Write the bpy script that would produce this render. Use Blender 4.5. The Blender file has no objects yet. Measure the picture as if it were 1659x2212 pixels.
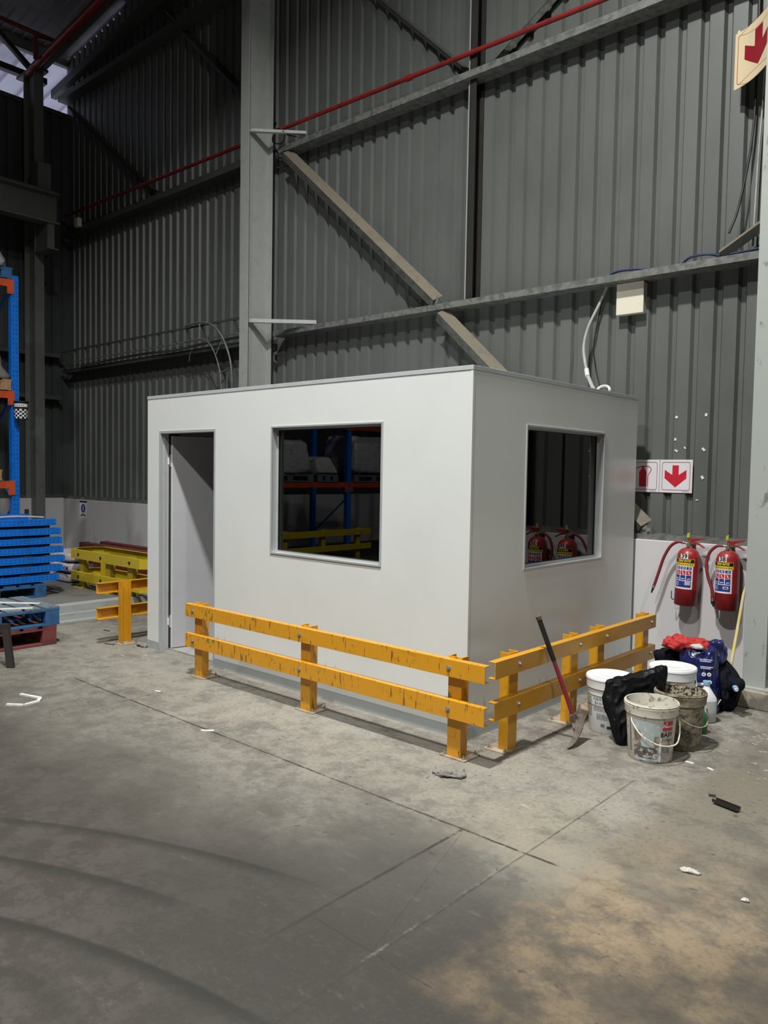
import bpy, bmesh, math, random
from mathutils import Vector, Matrix, noise
random.seed(7)
scene = bpy.context.scene
COL = scene.collection

# ------------------------------------------------------------------ camera
CAM = (2.92063, -4.09229, 1.71307); YAW, PITCH, ROLL, FPX = 0.72972, 0.04896, 0.01656, 1691.72
cd = bpy.data.cameras.new('camera'); cam = bpy.data.objects.new('camera', cd); COL.objects.link(cam)
_f = Vector((-math.sin(YAW)*math.cos(PITCH), math.cos(YAW)*math.cos(PITCH), -math.sin(PITCH)))
_r = Vector((math.cos(YAW), math.sin(YAW), 0)); _u = _r.cross(_f)
_r2 = _r*math.cos(ROLL)+_u*math.sin(ROLL); _u2 = -_r*math.sin(ROLL)+_u*math.cos(ROLL)
cam.matrix_world = Matrix(((_r2.x,_u2.x,-_f.x,CAM[0]),(_r2.y,_u2.y,-_f.y,CAM[1]),(_r2.z,_u2.z,-_f.z,CAM[2]),(0,0,0,1)))
cd.sensor_fit = 'VERTICAL'; cd.sensor_height = 24; cd.lens = FPX*24/2212; cd.clip_end = 200; cd.clip_start = 0.05
scene.camera = cam
scene.view_settings.view_transform = 'Standard'; scene.view_settings.look = 'None'
scene.view_settings.gamma = 1; scene.view_settings.exposure = 0.0
try: scene.view_settings.use_curve_mapping = False
except Exception: pass

# ------------------------------------------------------------------ daylight outside the closed hall, its high-bay lamps and an added fill lamp
w = bpy.data.worlds.new('outdoors'); scene.world = w; w.use_nodes = True
w.node_tree.nodes['Background'].inputs[0].default_value = (0.80, 0.82, 1.0, 1)
w.node_tree.nodes['Background'].inputs[1].default_value = 0.75
def lamp(loc, watts, size=0.45, col=(1, 1.0, 0.96), spread=180):
    l = bpy.data.lights.new('high_bay_or_fill_lamp', 'AREA'); l.shape = 'DISK'; l.size = size; l.energy = watts; l.color = col
    l.spread = math.radians(spread)
    o = bpy.data.objects.new('high_bay_or_fill_lamp', l); o.location = loc; COL.objects.link(o); return o
lamp((0.25, -2.8, 9.9), 860, 0.45, spread=142)
lamp((0.9, -7.2, 9.9), 700, 0.5, spread=150)
lamp((7.0, -3.0, 10.6), 400, 0.5)
lamp((-6.5, -6.0, 9.2), 190, 0.6, spread=125)  # unseen fill, added and narrowed to light things low at the left

# ------------------------------------------------------------------ materials
def nodes(name):
    m = bpy.data.materials.new(name); m.use_nodes = True
    nt = m.node_tree; return m, nt, nt.nodes['Principled BSDF']
def mth(nt, op, a, b=None, c=None, clamp=False):
    n = nt.nodes.new('ShaderNodeMath'); n.operation = op; n.use_clamp = clamp
    for i, v in enumerate((a, b, c)):
        if v is None: continue
        if isinstance(v, (int, float)): n.inputs[i].default_value = v
        else: nt.links.new(v, n.inputs[i])
    return n.outputs[0]
def mix(nt, fac, a, b):
    n = nt.nodes.new('ShaderNodeMix'); n.data_type = 'RGBA'
    for s, v in ((n.inputs[0], fac), (n.inputs[6], a), (n.inputs[7], b)):
        if isinstance(v, (int, float)): s.default_value = v
        elif isinstance(v, tuple): s.default_value = (*v, 1) if len(v) == 3 else v
        else: nt.links.new(v, s)
    return n.outputs[2]
def tex(nt, scale=5, detail=4, rough=0.55, sx=(1, 1, 1), dist=0, off=(0, 0, 0)):
    tc = nt.nodes.new('ShaderNodeTexCoord'); mp = nt.nodes.new('ShaderNodeMapping'); mp.inputs['Scale'].default_value = sx
    mp.inputs['Location'].default_value = off
    nt.links.new(tc.outputs['Object'], mp.inputs[0])
    n = nt.nodes.new('ShaderNodeTexNoise'); n.inputs['Scale'].default_value = scale; n.inputs['Detail'].default_value = detail
    n.inputs['Roughness'].default_value = rough; n.inputs['Distortion'].default_value = dist
    nt.links.new(mp.outputs[0], n.inputs[0]); return n.outputs[0]
def ramp(nt, v, lo, hi):
    n = nt.nodes.new('ShaderNodeMapRange'); n.interpolation_type = 'SMOOTHSTEP'
    n.inputs[1].default_value = lo; n.inputs[2].default_value = hi
    nt.links.new(v, n.inputs[0]); return n.outputs[0]
def bump(nt, bs, v, strength=0.2, dist=0.01):
    b = nt.nodes.new('ShaderNodeBump'); b.inputs['Strength'].default_value = strength; b.inputs['Distance'].default_value = dist
    nt.links.new(v, b.inputs['Height']); nt.links.new(b.outputs[0], bs.inputs['Normal'])
def mat(name, col, rough=0.5, metal=0.0, var=0.12, scale=6, col2=None, lo=0.45, hi=0.7, sx=(1, 1, 1), bmp=0, spec=None, coat=0, bscale=None):
    m, nt, bs = nodes(name)
    n = tex(nt, scale, 5, 0.6, sx)
    if col2 is None: col2 = tuple(c*(1-var*2) for c in col)
    c = mix(nt, ramp(nt, n, lo, hi), col, col2)
    nt.links.new(c, bs.inputs['Base Color'])
    bs.inputs['Roughness'].default_value = rough; bs.inputs['Metallic'].default_value = metal
    if spec is not None: bs.inputs['Specular IOR Level'].default_value = spec
    if coat: bs.inputs['Coat Weight'].default_value = coat; bs.inputs['Coat Roughness'].default_value = 0.08
    if bmp: bump(nt, bs, tex(nt, bscale or scale*3, 4, 0.6, sx), bmp, 0.01)
    return m
M = {}
M['panel'] = mat('white_panel', (0.63, 0.65, 0.64), 0.24, var=0.02, scale=1.2, bmp=0.03, bscale=2)
M['leaf'] = mat('door_paint', (0.44, 0.44, 0.465), 0.4, var=0.02)
M['panel_trim'] = mat('grey_trim', (0.42, 0.44, 0.45), 0.4, var=0.04)
M['alu'] = mat('aluminium_frame', (0.50, 0.52, 0.53), 0.38, 0.35, var=0.05, scale=3)
M['skirt'] = mat('skirting_grey', (0.24, 0.26, 0.255), 0.4, var=0.05)
M['gasket'] = mat('black_gasket', (0.012, 0.012, 0.012), 0.6)
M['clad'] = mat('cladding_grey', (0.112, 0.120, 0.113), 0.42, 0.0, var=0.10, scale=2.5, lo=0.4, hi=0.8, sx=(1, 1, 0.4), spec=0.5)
M['clad_end'] = mat('cladding_shaded', (0.05, 0.056, 0.056), 0.5, var=0.1, scale=2)  # cladding darkened in colour for the shaded end wall
M['steel'] = mat('painted_steel', (0.35, 0.37, 0.35), 0.42, 0.0, var=0.05, scale=9, bmp=0.03, bscale=60)
M['steel_worn'] = mat('painted_steel_worn', (0.34, 0.365, 0.345), 0.45, 0.0, col2=(0.17, 0.18, 0.165), lo=0.58, hi=0.68, scale=11, sx=(1, 1, 0.5), bmp=0.05, bscale=50)
M['girt'] = mat('galvanised_girt', (0.17, 0.175, 0.162), 0.55, 0.15, col2=(0.095, 0.10, 0.092), lo=0.4, hi=0.65, scale=14, bmp=0.06, bscale=60)
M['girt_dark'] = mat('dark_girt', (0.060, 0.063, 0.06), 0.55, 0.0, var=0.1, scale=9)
M['dust'] = mat('dusty_steel', (0.170, 0.145, 0.108), 0.85, 0.0, col2=(0.14, 0.125, 0.10), scale=7)
M['bright'] = mat('bright_zinc', (0.46, 0.48, 0.46), 0.5, 0.1, var=0.06)
M['red'] = mat('red_pipe_paint', (0.25, 0.018, 0.016), 0.4, var=0.15)
M['red_dark'] = mat('red_oxide_paint', (0.13, 0.018, 0.02), 0.5, var=0.15)
M['steel_shaded'] = mat('painted_steel_shaded', (0.13, 0.138, 0.13), 0.5, var=0.08)  # same grey steel with the far corner's shade put into its colour
M['dado'] = mat('dado_paint', (0.53, 0.52, 0.535), 0.6, col2=(0.40, 0.385, 0.385), lo=0.5, hi=0.8, scale=1.5, sx=(1.6, 1.6, 0.6), bmp=0.05, bscale=8)
M['concrete'] = mat('plinth_concrete', (0.33, 0.29, 0.23), 0.85, col2=(0.15, 0.135, 0.11), lo=0.42, hi=0.62, scale=7, bmp=0.4, bscale=22)
M['inner_floor'] = mat('cabin_floor', (0.30, 0.29, 0.27), 0.7)
M['slab'] = mat('slab_concrete', (0.15, 0.145, 0.13), 0.8, var=0.2, scale=2)
M['kerb'] = mat('kerb_concrete', (0.34, 0.35, 0.34), 0.6, var=0.1, scale=5, sx=(3, 0.6, 3))
M['roof'] = mat('roof_fibre', (0.16, 0.155, 0.16), 0.8, var=0.25, scale=1.2)
M['canopy'] = mat('translucent_canopy', (0.75, 0.76, 0.85), 0.6, var=0.1, scale=1.5)
M['black'] = mat('matt_black', (0.012, 0.012, 0.012), 0.6)
M['black_steel'] = mat('black_steel', (0.02, 0.017, 0.015), 0.55)
M['blue'] = mat('rack_blue', (0.002, 0.145, 0.62), 0.4, col2=(0.002, 0.115, 0.46), scale=8)
M['blue_dim'] = mat('pallet_blue', (0.02, 0.10, 0.24), 0.7, col2=(0.015, 0.06, 0.14), scale=9)
M['pallet_grey'] = mat('weathered_blue_boards', (0.13, 0.155, 0.17), 0.8, col2=(0.05, 0.10, 0.15), scale=7, sx=(1, 5, 5))
M['pallet_red'] = mat('pallet_red', (0.16, 0.035, 0.03), 0.75, col2=(0.09, 0.02, 0.02), scale=8)
M['orange'] = mat('rack_orange', (0.52, 0.075, 0.02), 0.45, var=0.1)
M['maroon'] = mat('beam_maroon', (0.13, 0.02, 0.02), 0.55, var=0.2)
M['wood'] = mat('raw_timber', (0.36, 0.22, 0.11), 0.75, col2=(0.24, 0.14, 0.07), scale=4, sx=(1, 6, 6))
M['carton'] = mat('brown_carton', (0.25, 0.17, 0.11), 0.8, var=0.1)
M['hole'] = mat('slot_dark', (0.004, 0.01, 0.03), 0.8)
M['pvc'] = mat('white_pvc', (0.66, 0.66, 0.63), 0.45)
M['conduit'] = mat('grey_conduit', (0.36, 0.36, 0.34), 0.5)
M['cable'] = mat('black_cable', (0.012, 0.012, 0.013), 0.5)
M['cable_blue'] = mat('blue_cable', (0.012, 0.03, 0.09), 0.5)
M['box'] = mat('dirty_white_box', (0.66, 0.62, 0.52), 0.5, col2=(0.34, 0.26, 0.16), lo=0.60, hi=0.74, scale=9)
M['ext_red'] = mat('extinguisher_red', (0.27, 0.012, 0.016), 0.36, col2=(0.30, 0.04, 0.04), scale=5, coat=0.15)
M['ext_dark'] = mat('extinguisher_red_base', (0.17, 0.005, 0.008), 0.4, var=0.05)
M['hose_red'] = mat('hose_red', (0.20, 0.02, 0.028), 0.55)
M['brass'] = mat('brass', (0.35, 0.32, 0.18), 0.35, 0.7)
M['chrome'] = mat('chrome', (0.6, 0.6, 0.6), 0.25, 0.9)
M['lab_white'] = mat('label_white', (0.72, 0.72, 0.74), 0.4, var=0.01)
M['sign_white'] = mat('sign_white', (0.66, 0.64, 0.68), 0.35, var=0.02)
M['lab_blue'] = mat('label_blue', (0.018, 0.035, 0.22), 0.4, var=0.02)
M['lab_red'] = mat('label_red', (0.48, 0.015, 0.03), 0.4, var=0.02)
M['lab_black'] = mat('label_black', (0.01, 0.011, 0.018), 0.4)
M['lab_yellow'] = mat('label_yellow', (0.75, 0.50, 0.03), 0.4)
M['tag_yellow'] = mat('tag_yellow', (0.55, 0.50, 0.03), 0.4)
M['cream'] = mat('cream_board', (0.74, 0.61, 0.40), 0.4, var=0.03)
M['arrow_red'] = mat('deep_red', (0.28, 0.008, 0.02), 0.5)
M['bucket_white'] = mat('white_bucket_plastic', (0.74, 0.75, 0.76), 0.4, var=0.03)
M['bucket_dirty'] = mat('dirty_bucket_plastic', (0.60, 0.575, 0.50), 0.5, col2=(0.24, 0.20, 0.15), lo=0.54, hi=0.68, scale=26)
M['bucket_brown'] = mat('mortar_bucket', (0.30, 0.26, 0.19), 0.7, col2=(0.10, 0.085, 0.06), lo=0.42, hi=0.62, scale=18, bmp=0.3, bscale=40)
M['crust'] = mat('mortar_crust', (0.42, 0.36, 0.26), 0.9, col2=(0.03, 0.025, 0.018), lo=0.46, hi=0.56, scale=60, bmp=0.8, bscale=60)
M['ink'] = mat('label_ink', (0.12, 0.13, 0.14), 0.5, var=0.05)
M['grey_print'] = mat('faded_grey_print', (0.36, 0.41, 0.42), 0.55, col2=(0.62, 0.60, 0.54), lo=0.52, hi=0.66, scale=30)
M['brown_print'] = mat('faded_brown_print', (0.22, 0.15, 0.12), 0.6, col2=(0.40, 0.36, 0.31), scale=30)
M['wear_red'] = mat('worn_red_print', (0.45, 0.03, 0.05), 0.5, col2=(0.60, 0.50, 0.46), lo=0.56, hi=0.62, scale=60)
M['dark_print'] = mat('dark_speckled_print', (0.10, 0.095, 0.09), 0.6, col2=(0.55, 0.53, 0.47), lo=0.5, hi=0.62, scale=40)
M['jug'] = mat('milky_plastic', (0.62, 0.64, 0.66), 0.35, var=0.02)
M['jug_low'] = mat('milky_plastic_filled', (0.44, 0.45, 0.44), 0.35, var=0.02)
M['cap_blue'] = mat('pale_blue_cap', (0.22, 0.40, 0.62), 0.4)
M['green'] = mat('bottle_green', (0.012, 0.14, 0.05), 0.35)
M['navy'] = mat('navy_plastic_film', (0.008, 0.012, 0.070), 0.25, col2=(0.014, 0.02, 0.11), scale=14, bmp=0.4, bscale=18)
M['film'] = mat('black_plastic_film', (0.006, 0.006, 0.007), 0.42, bmp=0.5, bscale=18, spec=0.14)
M['black_cloth'] = mat('black_cloth', (0.005, 0.006, 0.010), 0.8, bmp=0.6, bscale=24, spec=0.15)
M['red_cloth'] = mat('red_cloth', (0.42, 0.025, 0.02), 0.75, col2=(0.30, 0.015, 0.02), scale=12, bmp=0.4, bscale=25)
M['pick_red'] = mat('worn_red_handle', (0.26, 0.018, 0.03), 0.5, col2=(0.16, 0.05, 0.05), lo=0.5, hi=0.65, scale=16)
M['rust'] = mat('rusty_steel', (0.085, 0.062, 0.048), 0.7, col2=(0.15, 0.12, 0.095), scale=20, bmp=0.2)
M['stick'] = mat('painted_stick', (0.62, 0.50, 0.16), 0.6, col2=(0.58, 0.50, 0.36), lo=0.45, hi=0.55, scale=6)
M['plate'] = mat('rusty_base_plate', (0.34, 0.28, 0.21), 0.7, col2=(0.26, 0.15, 0.08), lo=0.5, hi=0.66, scale=20)
M['bolt'] = mat('zinc_bolt', (0.35, 0.34, 0.31), 0.45, 0.6)
M['wrap'] = mat('silver_stretch_wrap', (0.36, 0.36, 0.37), 0.22, col2=(0.22, 0.22, 0.23), scale=10, sx=(1, 1, 4), bmp=0.8, bscale=12)
M['wrap_brown'] = mat('brown_stretch_wrap', (0.20, 0.17, 0.15), 0.3, bmp=0.7, bscale=12)
M['offcut'] = mat('white_offcut', (0.66, 0.66, 0.62), 0.5)
M['rubble'] = mat('plaster_lump', (0.20, 0.19, 0.165), 0.9, bmp=0.6, bscale=60)
M['crumb'] = mat('plaster_crumb', (0.46, 0.44, 0.40), 0.9, var=0.2, scale=60, bmp=0.4)
M['sack'] = mat('pale_sack', (0.46, 0.42, 0.44), 0.6)

def yellow(name, base, scuff):
    m, nt, bs = nodes(name)
    n1 = ramp(nt, tex(nt, 9, 6, 0.7, (1, 1, 2.2)), 0.56, 0.64)
    n2 = ramp(nt, tex(nt, 55, 3, 0.6, (1, 1, 0.16), off=(3, 1, 0)), 0.60, 0.66)
    n3 = ramp(nt, tex(nt, 7, 5, 0.75, off=(7, 3, 2)), 0.62, 0.66)
    c = mix(nt, mth(nt, 'MULTIPLY', n1, 0.35), base, tuple(x*0.62 for x in base))
    c = mix(nt, mth(nt, 'MULTIPLY', n2, 0.8*scuff), c, (0.06, 0.035, 0.02))
    c = mix(nt, mth(nt, 'MULTIPLY', n3, 0.75*scuff), c, (0.05, 0.12, 0.03))
    nt.links.new(c, bs.inputs['Base Color']); bs.inputs['Roughness'].default_value = 0.33
    bs.inputs['Specular IOR Level'].default_value = 0.5
    return m
M['yellow'] = yellow('safety_yellow_worn', (0.60, 0.275, 0.013), 1.0)
M['yellow_clean'] = yellow('safety_yellow', (0.56, 0.27, 0.014), 0.12)
M['lemon'] = yellow('lemon_yellow', (0.50, 0.37, 0.018), 0.2)

def glass():
    m = bpy.data.materials.new('tinted_glass'); m.use_nodes = True; nt = m.node_tree; nt.nodes.clear()
    o = nt.nodes.new('ShaderNodeOutputMaterial'); mx = nt.nodes.new('ShaderNodeMixShader')
    tr = nt.nodes.new('ShaderNodeBsdfTransparent'); tr.inputs[0].default_value = (0.56, 0.58, 0.56, 1)
    gl = nt.nodes.new('ShaderNodeBsdfGlossy'); gl.inputs['Roughness'].default_value = 0.0; gl.inputs[0].default_value = (0.9, 0.9, 0.9, 1)
    fr = nt.nodes.new('ShaderNodeFresnel'); fr.inputs[0].default_value = 1.68
    nt.links.new(fr.outputs[0], mx.inputs[0]); nt.links.new(tr.outputs[0], mx.inputs[1]); nt.links.new(gl.outputs[0], mx.inputs[2])
    nt.links.new(mx.outputs[0], o.inputs[0]); return m
M['glass'] = glass()

def floor_mat():
    m, nt, bs = nodes('worn_concrete_floor')
    tc = nt.nodes.new('ShaderNodeTexCoord'); sp = nt.nodes.new('ShaderNodeSeparateXYZ')
    nt.links.new(tc.outputs['Object'], sp.inputs[0])
    X, Y = sp.outputs[0], sp.outputs[1]
    wob = mth(nt, 'MULTIPLY', mth(nt, 'SUBTRACT', tex(nt, 9, 8, 0.75), 0.5), 0.05)
    wob2 = mth(nt, 'MULTIPLY', mth(nt, 'SUBTRACT', tex(nt, 1.7, 7, 0.7, off=(5, 5, 0)), 0.5), 1.5)
    big = tex(nt, 0.9, 6, 0.6); mid = tex(nt, 3.2, 7, 0.65, off=(2, 9, 0)); fine = tex(nt, 45, 4, 0.6)
    def near(cx, cy, r0, r1, wb=0.0, ax=1.0):
        dx = mth(nt, 'MULTIPLY', mth(nt, 'SUBTRACT', X, cx), ax); dy = mth(nt, 'SUBTRACT', Y, cy)
        q = mth(nt, 'SQRT', mth(nt, 'ADD', mth(nt, 'MULTIPLY', dx, dx), mth(nt, 'MULTIPLY', dy, dy)))
        if wb: q = mth(nt, 'ADD', q, mth(nt, 'MULTIPLY', wob2, wb))
        return mth(nt, 'SUBTRACT', 1.0, ramp(nt, q, r0, r1))
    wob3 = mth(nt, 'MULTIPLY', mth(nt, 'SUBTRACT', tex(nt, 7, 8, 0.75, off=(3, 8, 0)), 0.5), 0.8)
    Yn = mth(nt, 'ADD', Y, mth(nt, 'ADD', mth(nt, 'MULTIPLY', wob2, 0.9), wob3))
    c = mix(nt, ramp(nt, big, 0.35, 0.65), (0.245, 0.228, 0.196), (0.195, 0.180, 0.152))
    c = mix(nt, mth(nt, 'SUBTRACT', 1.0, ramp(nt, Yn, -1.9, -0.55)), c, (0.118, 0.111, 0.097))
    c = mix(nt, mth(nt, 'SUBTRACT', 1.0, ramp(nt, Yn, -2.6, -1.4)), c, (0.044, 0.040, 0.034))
    c = mix(nt, mth(nt, 'MULTIPLY', ramp(nt, tex(nt, 6.5, 9, 0.75, off=(2, 3, 0)), 0.45, 0.58), 0.58), c, (0.100, 0.090, 0.080))
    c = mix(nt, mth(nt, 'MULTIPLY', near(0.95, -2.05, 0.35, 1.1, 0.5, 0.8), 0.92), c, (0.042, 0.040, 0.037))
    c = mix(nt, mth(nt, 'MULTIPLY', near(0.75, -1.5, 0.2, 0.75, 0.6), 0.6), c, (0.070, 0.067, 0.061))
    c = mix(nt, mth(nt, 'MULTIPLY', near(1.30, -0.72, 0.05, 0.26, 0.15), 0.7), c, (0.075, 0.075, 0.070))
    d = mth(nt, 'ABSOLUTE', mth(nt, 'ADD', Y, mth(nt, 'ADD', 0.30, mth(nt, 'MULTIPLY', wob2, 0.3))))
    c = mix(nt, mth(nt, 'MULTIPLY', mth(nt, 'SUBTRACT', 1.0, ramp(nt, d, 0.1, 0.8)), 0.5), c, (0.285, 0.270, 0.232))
    Xn = mth(nt, 'ADD', X, mth(nt, 'ADD', mth(nt, 'MULTIPLY', wob2, 0.25), mth(nt, 'MULTIPLY', wob3, 0.35)))
    wm = mth(nt, 'MULTIPLY', ramp(nt, Xn, 1.22, 1.48), ramp(nt, mth(nt, 'ADD', Y, mth(nt, 'MULTIPLY', wob3, 0.3)), -2.16, -2.02))
    warm = mix(nt, ramp(nt, tex(nt, 3.6, 8, 0.72, off=(1, 4, 0)), 0.40, 0.64), (0.215, 0.160, 0.100), (0.075, 0.063, 0.048))
    warm = mix(nt, ramp(nt, mth(nt, 'ADD', Y, wob2), -1.1, -0.2), warm, (0.155, 0.138, 0.108))
    c = mix(nt, mth(nt, 'MULTIPLY', wm, 0.88), c, warm)
    for q in ((1.88, -1.71, 0.04, 0.22), (1.76, -0.97, 0.02, 0.16), (2.25, -1.35, 0.05, 0.25), (2.0, -0.5, 0.02, 0.2)):
        c = mix(nt, mth(nt, 'MULTIPLY', near(*q, 0.15), 0.6), c, (0.050, 0.046, 0.040))
    c = mix(nt, mth(nt, 'MULTIPLY', near(1.0, -0.74, 0.05, 0.5, 0.45), 0.65), c, (0.230, 0.208, 0.160))
    c = mix(nt, mth(nt, 'MULTIPLY', ramp(nt, fine, 0.50, 0.72), 0.50), c, (0.075, 0.070, 0.060))
    bl = mth(nt, 'MULTIPLY', ramp(nt, tex(nt, 2.6, 9, 0.78, off=(8, 2, 0)), 0.50, 0.62), 0.50)
    c = mix(nt, bl, c, (0.075, 0.072, 0.065))
    sp2 = mth(nt, 'MULTIPLY', ramp(nt, tex(nt, 16, 2, 0.5, off=(4, 4, 0)), 0.69, 0.73), 0.6)
    c = mix(nt, sp2, c, (0.05, 0.045, 0.04))
    sc = mth(nt, 'MULTIPLY', ramp(nt, tex(nt, 5, 9, 0.8, (0.8, 2.4, 1), off=(6, 0, 0)), 0.56, 0.76), 0.45)
    c = mix(nt, sc, c, (0.25, 0.235, 0.20))
    sc2 = mth(nt, 'MULTIPLY', ramp(nt, tex(nt, 30, 6, 0.8, (1, 1.6, 1), off=(2, 6, 0)), 0.58, 0.74), 0.22)
    c = mix(nt, sc2, c, (0.24, 0.225, 0.19))
    # foreground light falloff painted into the slab colour, together with grime
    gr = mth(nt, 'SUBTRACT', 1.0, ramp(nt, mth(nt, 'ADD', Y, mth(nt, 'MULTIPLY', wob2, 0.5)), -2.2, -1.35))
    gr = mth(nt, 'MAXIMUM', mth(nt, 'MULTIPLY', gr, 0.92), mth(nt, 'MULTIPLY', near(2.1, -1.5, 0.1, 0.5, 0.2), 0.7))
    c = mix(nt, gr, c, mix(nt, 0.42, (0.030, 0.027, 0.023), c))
    # splashes of white paint on the right and by the front railing
    spl = ramp(nt, tex(nt, 9, 5, 0.75, (1, 2.4, 1), off=(2, 2, 0)), 0.60, 0.65)
    zone = mth(nt, 'MAXIMUM', near(1.45, 1.15, 0.2, 0.75), mth(nt, 'MULTIPLY', near(0.75, -0.75, 0.05, 0.5), 0.45))
    zone = mth(nt, 'MAXIMUM', zone, mth(nt, 'MULTIPLY', near(-3.6, -0.05, 0.2, 0.6), 0.6))
    c = mix(nt, mth(nt, 'MULTIPLY', mth(nt, 'MULTIPLY', spl, zone), 0.85), c, (0.62, 0.60, 0.54))
    # worn-off laitance along the joint
    dj = mth(nt, 'ABSOLUTE', mth(nt, 'ADD', Y, 1.05))
    pj = mth(nt, 'MULTIPLY', mth(nt, 'SUBTRACT', 1.0, ramp(nt, dj, 0.05, 0.5)), near(1.2, -0.9, 0.1, 0.9))
    c = mix(nt, mth(nt, 'MULTIPLY', mth(nt, 'MULTIPLY', pj, ramp(nt, mid, 0.40, 0.55)), 0.5), c, (0.25, 0.225, 0.175))
    # saw-cut joints and cracks: (x0,y0,x1,y1,half width,strength)
    def seg(x0, y0, x1, y1, hw, st, wb=1.0, soft=1.6):
        L = math.hypot(x1-x0, y1-y0); ux, uy = (x1-x0)/L, (y1-y0)/L
        a = mth(nt, 'ADD', mth(nt, 'MULTIPLY', mth(nt, 'SUBTRACT', X, x0), ux), mth(nt, 'MULTIPLY', mth(nt, 'SUBTRACT', Y, y0), uy))
        p = mth(nt, 'SUBTRACT', mth(nt, 'MULTIPLY', mth(nt, 'SUBTRACT', Y, y0), ux), mth(nt, 'MULTIPLY', mth(nt, 'SUBTRACT', X, x0), uy))
        p = mth(nt, 'ABSOLUTE', mth(nt, 'ADD', p, mth(nt, 'MULTIPLY', wob, wb)))
        inl = mth(nt, 'SUBTRACT', 1.0, ramp(nt, p, hw*0.5, hw*soft))
        b = mth(nt, 'MULTIPLY', ramp(nt, a, 0, 0.05), mth(nt, 'SUBTRACT', 1.0, ramp(nt, a, L-0.05, L)))
        return mth(nt, 'MULTIPLY', mth(nt, 'MULTIPLY', inl, b), st)
    brk = ramp(nt, tex(nt, 9, 8, 0.8, off=(0, 7, 0)), 0.34, 0.56)
    J = None
    for s in ((-3.2, -1.045, 1.28, -1.055, 0.007, 0.95, 0.5), (1.12, -2.9, 1.09, 0.15, 0.005, 0.6, 0.2), (0.755, -2.3, 0.75, -1.03, 0.008, 0.95, 0.3),
              (0.76, -2.06, 1.4, -2.08, 0.004, 0.8, 0.4), (0.76, -1.06, 1.10, -2.1, 0.003, 0.35, 0.4), (-2.32, -0.82, -2.3, -1.8, 0.004, 0.6, 0.5),
              (1.75, -1.95, 2.25, -1.95, 0.004, 0.8, 0.3)):
        v = seg(*s); J = v if J is None else mth(nt, 'MAXIMUM', J, v)
    J = mth(nt, 'MULTIPLY', J, brk)
    pale = mth(nt, 'MULTIPLY', seg(1.105, -2.2, 1.075, 0.3, 0.008, 0.3, 0.3), mth(nt, 'SUBTRACT', 1.0, brk))
    c = mix(nt, pale, c, (0.27, 0.25, 0.20))
    # tyre marks: wide soft arcs swinging across the dark slab
    def arc(cx, cy, r, hw, st, x0, x1):
        dx = mth(nt, 'SUBTRACT', X, cx); dy = mth(nt, 'SUBTRACT', Y, cy)
        q = mth(nt, 'SQRT', mth(nt, 'ADD', mth(nt, 'MULTIPLY', dx, dx), mth(nt, 'MULTIPLY', dy, dy)))
        e = mth(nt, 'ADD', mth(nt, 'SUBTRACT', q, r), mth(nt, 'MULTIPLY', wob, 0.3))
        # sharp outer edge, fading inwards
        a = mth(nt, 'MULTIPLY', ramp(nt, e, -hw*4, 0.0), mth(nt, 'SUBTRACT', 1.0, ramp(nt, e, 0.0, hw)))
        b = mth(nt, 'MULTIPLY', ramp(nt, X, x0, x0+0.4), mth(nt, 'SUBTRACT', 1.0, ramp(nt, X, x1-0.5, x1)))
        return mth(nt, 'MULTIPLY', mth(nt, 'MULTIPLY', a, b), st)
    T = None
    for s in ARCS:
        v = arc(*s); T = v if T is None else mth(nt, 'MAXIMUM', T, v)
    c = mix(nt, mth(nt, 'MULTIPLY', T, 0.9), c, (0.020, 0.019, 0.017))
    c = mix(nt, J, c, (0.035, 0.03, 0.026))
    nt.links.new(c, bs.inputs['Base Color'])
    bs.inputs['Specular IOR Level'].default_value = 0.22
    r = mth(nt, 'ADD', 0.55, mth(nt, 'MULTIPLY', mid, 0.3)); nt.links.new(r, bs.inputs['Roughness'])
    h = mth(nt, 'SUBTRACT', mth(nt, 'MULTIPLY', fine, 0.35), mth(nt, 'MULTIPLY', J, 1.2))
    bump(nt, bs, h, 0.35, 0.006)
    return m
ARCS = [(1.672, -6.738, 4.961, 0.020, 0.75, -1.2, 0.75), (1.31, -6.278, 4.046, 0.022, 0.85, -1.4, 0.55),
        (1.515, -6.46, 3.913, 0.022, 0.95, -1.0, 1.35), (0.553, -3.709, 0.771, 0.03, 0.45, -0.1, 0.95)]
M['floor'] = floor_mat()

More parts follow.
